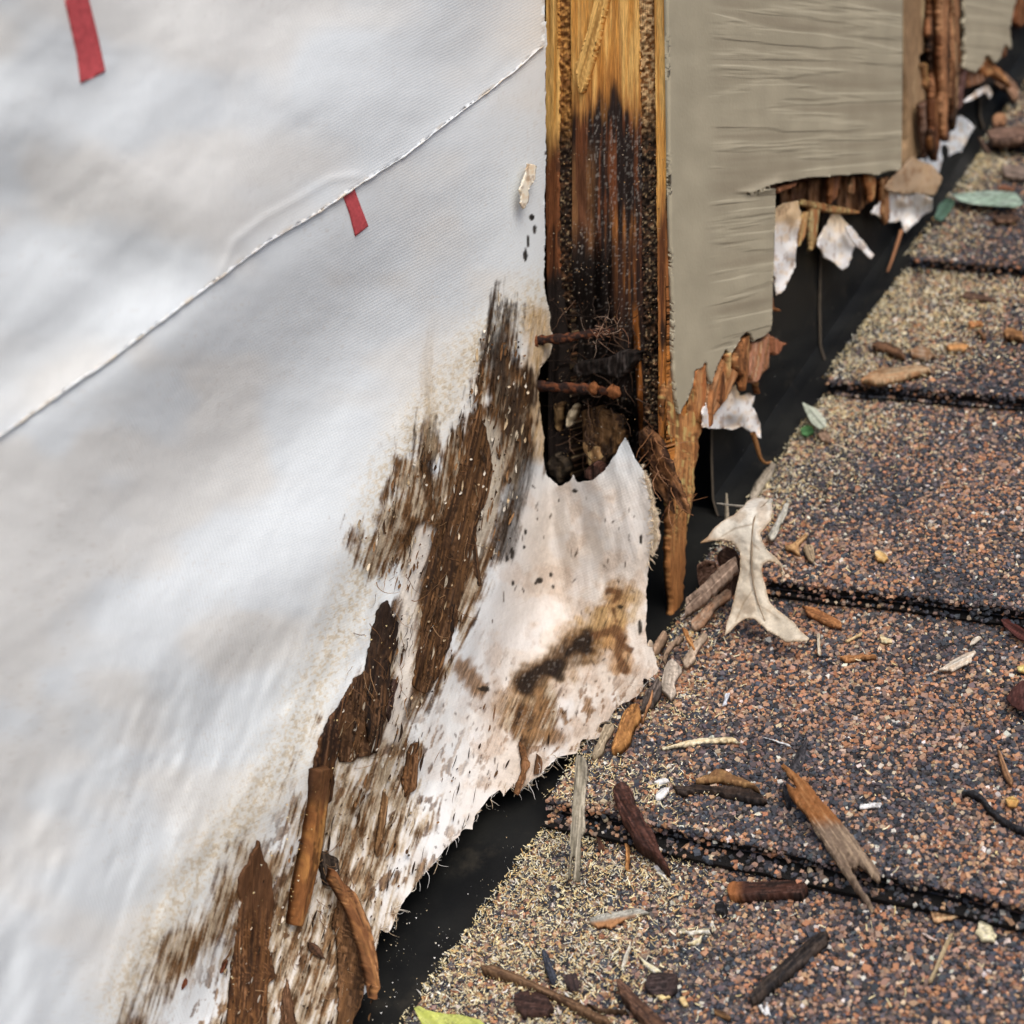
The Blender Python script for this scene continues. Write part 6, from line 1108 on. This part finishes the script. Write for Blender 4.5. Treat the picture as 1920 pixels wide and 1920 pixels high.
# oak leaf
oak = Hc([(1180, 368), (1260, 365), (1300, 378), (1345, 398), (1356, 500), (1342, 580), (1284, 650), (1236, 700), (1262, 790), (1312, 870), (1392, 940), (1442, 1000), (1474, 1080), (1434, 1152), (1452, 1120), (1450, 1062), (1420, 1012), (1370, 972), (1310, 966), (1262, 1000), (1250, 1050), (1262, 1120), (1290, 1200), (1310, 1300), (1340, 1370), (1400, 1430), (1480, 1490), (1560, 1550), (1620, 1630), (1704, 1700), (1680, 1722), (1560, 1727), (1480, 1732), (1390, 1672), (1300, 1622), (1250, 1572), (1180, 1512), (1100, 1506), (1030, 1552), (960, 1622), (905, 1664), (920, 1560), (960, 1450), (990, 1340), (1010, 1230), (1030, 1150), (1050, 1060), (1050, 960), (1045, 880), (1010, 820), (950, 780), (860, 762), (760, 777), (664, 797), (740, 742), (800, 662), (880, 592), (1000, 522), (1076, 456), (1120, 400)])
MID = Hc([(1340, 395), (1260, 450), (1195, 520), (1172, 580), (1162, 760), (1150, 1000), (1158, 1180), (1200, 1300), (1230, 1420), (1285, 1535)])
def leaf_h(px, py):
    h = .0035+.030*sst(1205, 930, py)-.010*sst(960, 925, py); d = line_d(MID, px, py)
    return h-.0012*(1-np.exp(-(d/40)**2))-.0003*np.exp(-(d/4)**2)+.004*sst(1440, 1500, px)*sst(1100, 1190, py)+.0012*(fbm(px/24, py/24, 3, 990)-.5)
lf = thing('oak_leaf', 'pale grey dried oak leaf leaning on the roof beside the hanging splinter', 'leaf')
def leaf_col(px, py):
    c = mixc(np.broadcast_to((.64, .57, .46), px.shape+(3,)), (.68, .65, .58), sst(1080, 930, py)); c = mixc(c, (.44, .25, .11), sst(34, 4, np.hypot(px-1316, py-1017))*.8)
    c = mixc(c, (.40, .29, .19), sst(.48, .70, fbm(px/22, py/22, 5, 992))*.5); sde = poly_sd(oak, px, py)[0]; c = mixc(c, (.40, .27, .15), sst(5, 0, sde+3*(fbm(px/12, py/12, 3, 993)-.5))*.55)
    for V_ in (Hc([(1172, 620), (1000, 660), (870, 740)]), Hc([(1160, 800), (1230, 860)]), Hc([(1165, 1250), (1080, 1370), (1010, 1540)]), Hc([(1215, 1380), (1330, 1450), (1420, 1520)])):
        c = mixc(c, (.30, .22, .14), sst(2.6, .4, line_d(V_, px, py))*.6)
    return c
patch('blade', fray(oak, .4, 4, 90), lambda x, y: onN(x, y, leaf_h(x, y)-.003), 2.4, .0005, M_leaf, leaf_col, None, parent=lf, back=-RN)
mp_ = np.array(MID); mv = onN(mp_[:, 0], mp_[:, 1], leaf_h(mp_[:, 0], mp_[:, 1])-.0026)
stalk('midrib', '', list(mv), .00055, (.26, .20, .14), parent=lf)
stalk('petiole', '', [mv[0], on_roof(np.array(1436.), np.array(950.), .028), on_roof(np.array(1390.), np.array(950.), .020), on_roof(np.array(1345.), np.array(944.), .016)], .0009, (.50, .47, .40), parent=lf)

# ---------------------------------------------------------------- sawdust
def in_view(px, py): return (px > -60) & (px < 2080) & (py > -60) & (py < 2060)
def dust_density(px, py, X, s):
    edge = np.exp(-((X-.051)/.016)**2)
    d = .45*edge*(.4+1.2*sst(.35, .7, fbm(px/60, py/40, 3, 1001)))
    for cx_, cy2, sx_, sy2, w in ((1020, 1690, 150, 150, 1.3), (970, 1840, 190, 120, 1.2), (1120, 1780, 120, 90, .7), (1150, 1640, 130, 60, .7), (1200, 1480, 110, 60, .55), (1260, 1700, 120, 90, .35), (1700, 600, 120, 60, 1.4), (1800, 560, 110, 45, 1.1), (1750, 660, 120, 40, .4), (1640, 690, 70, 40, .5), (1620, 790, 110, 50, .7), (1500, 900, 100, 60, .55), (1850, 300, 80, 40, .9), (1300, 1300, 60, 60, .4), (1780, 440, 60, 40, .5)):
        d = d+w*np.exp(-((px-cx_)/sx_)**2-((py-cy2)/sy2)**2)*(.35+1.1*sst(.35, .65, fbm(px/26, py/20, 3, 1003)))
    return d+.022
n = 360000; s_lo, s_hi = butts[0][0], butts[7][0]
X = rng.uniform(.049, .45, n)**1.0; X = .049+(X-.049)*rng.random(n)**.6; s = rng.uniform(s_lo, s_hi, n)
P = roof_pt(X, s, roof_h(X, s)); px, py, z = project(P)
dens = dust_density(px, py, X, s); keep = in_view(px, py) & (z > .1) & (rng.random(n) < dens*.80)
X, s = X[keep], s[keep]; px = px[keep]; n = len(X)
L = .0003+.0020*rng.random(n)**3.6; wd = rng.uniform(.00006, .00017, n)*np.where(rng.random(n) < .08, 1.8, 1); a = rng.uniform(0, 2*math.pi, n); bend = rng.normal(0, 1.7, n); hb = roof_h(X, s)+.0006+rng.uniform(0, .0009, n)+.0010*np.clip(dust_density(px, py[keep], X, s)-.6, 0, 1)*rng.random(n); tz = rng.normal(0, .35, n)
tt = np.linspace(-.5, .5, 3); V = np.zeros((n, 3, 2, 3)); tz = tz*1.4
for i, t in enumerate(tt):
    ang = a+bend*t; cx_ = X+L*t*np.cos(a)+L*.25*bend*(t*t)*-np.sin(a); cs_ = s+L*t*np.sin(a)+L*.25*bend*(t*t)*np.cos(a); ch = hb+L*t*tz+L*.3*np.abs(bend)*t*t
    for q, sg in enumerate((-1, 1)):
        V[:, i, q] = roof_pt(cx_-sg*wd*np.sin(ang), cs_+sg*wd*np.cos(ang), ch+sg*wd*.5)
b8 = 6*np.arange(n)[:, None, None]; F = (np.array([[0, 1, 3, 2], [2, 3, 5, 4]])[None]+b8).reshape(-1, 4)
dc = np.array([(.78, .66, .38), (.88, .80, .55), (.74, .58, .29), (.80, .77, .64), (.58, .38, .16), (.84, .82, .76)]); ci = rng.choice(6, n, p=[.26, .26, .16, .14, .12, .06]); Cd = dc[ci]*rng.uniform(.75, 1.1, (n, 1))
mesh_obj('sawdust', V.reshape(-1, 3), F, M_dust, C=np.repeat(Cd, 6, 0), smooth=False, props={'kind': 'stuff', 'label': 'pale yellow sawdust strewn over the shingles along the wall', 'category': 'sawdust'})
# dust specks clinging to flashing and cloth and in the rotten edge
def specks(name, label, P, r, cols, parent=None):
    n = len(P); tet = np.array([[1, 1, 1], [1, -1, -1], [-1, 1, -1], [-1, -1, 1]], float)*.6
    V = P[:, None]+tet[None]*(r[:, None, None])*rng.uniform(.5, 1.4, (n, 4, 3)); f = np.array([[0, 1, 2], [0, 2, 3], [0, 3, 1], [1, 3, 2]])
    F = (f[None]+4*np.arange(n)[:, None, None]).reshape(-1, 3); c = np.array(cols)[rng.integers(0, len(cols), n)]*rng.uniform(.7, 1.1, (n, 1))
    return mesh_obj(name, V.reshape(-1, 3), F, M_dust, parent, np.repeat(c, 4, 0), smooth=False, props={'kind': 'stuff', 'label': label, 'category': 'dust'})
def fl_h(px, py, xl):
    Pw = onX(px, py, xl+.0004); hh = Pw@RN-RD; Pn = onN(px, py, -.0085); return np.where((hh > -.006)[:, None], Pw, Pn)
x_ = rng.uniform(660, 1080, 1500); y_ = rng.uniform(1420, 1980, 1500); k = fbm(x_/38, y_/38, 3, 1100)+.10*sst(1550, 1850, y_) > .60; x_, y_ = x_[k], y_[k]
specks('dust_specks', 'white dust specks on the black flashing below the wrap', fl_h(x_, y_, f1x+.0012), (.00008+.0003*rng.random(len(x_))**3), [(.7, .66, .55), (.8, .8, .78), (.6, .5, .32)])
x_ = rng.uniform(1340, 1700, 90); y_ = rng.uniform(420, 1000, 90)
specks('dust_specks', 'sparse pale dust specks on the flashing under the siding', fl_h(x_, y_, .0352), rng.uniform(.00008, .00022, 90), [(.5, .46, .36), (.6, .6, .56)])
x_ = rng.uniform(1026, 1250, 520); y_ = rng.uniform(230, 880, 520)
specks('frass', 'tan crumbs of frass in the rotten sawn edge', onY(x_, y_, -.0006), rng.uniform(.0001, .00035, 520), [(.36, .22, .1), (.2, .1, .05), (.42, .34, .25), (.1, .06, .04)])
x_ = rng.uniform(420, 760, 900); y_ = rng.uniform(1150, 1900, 900); k = (np.abs((x_-740)+(y_-1150)*.42) < 60) & (fbm(x_/30, y_/30, 3, 1101) > .52); x_, y_ = x_[k], y_[k]
specks('dust_specks', 'yellow sawdust crumbs caught on the rotten strips of the wrap', wall_pt(x_, y_, .0035), (.00009+.0003*rng.random(len(x_))**2.5), [(.7, .55, .28), (.6, .42, .18), (.75, .68, .5)])
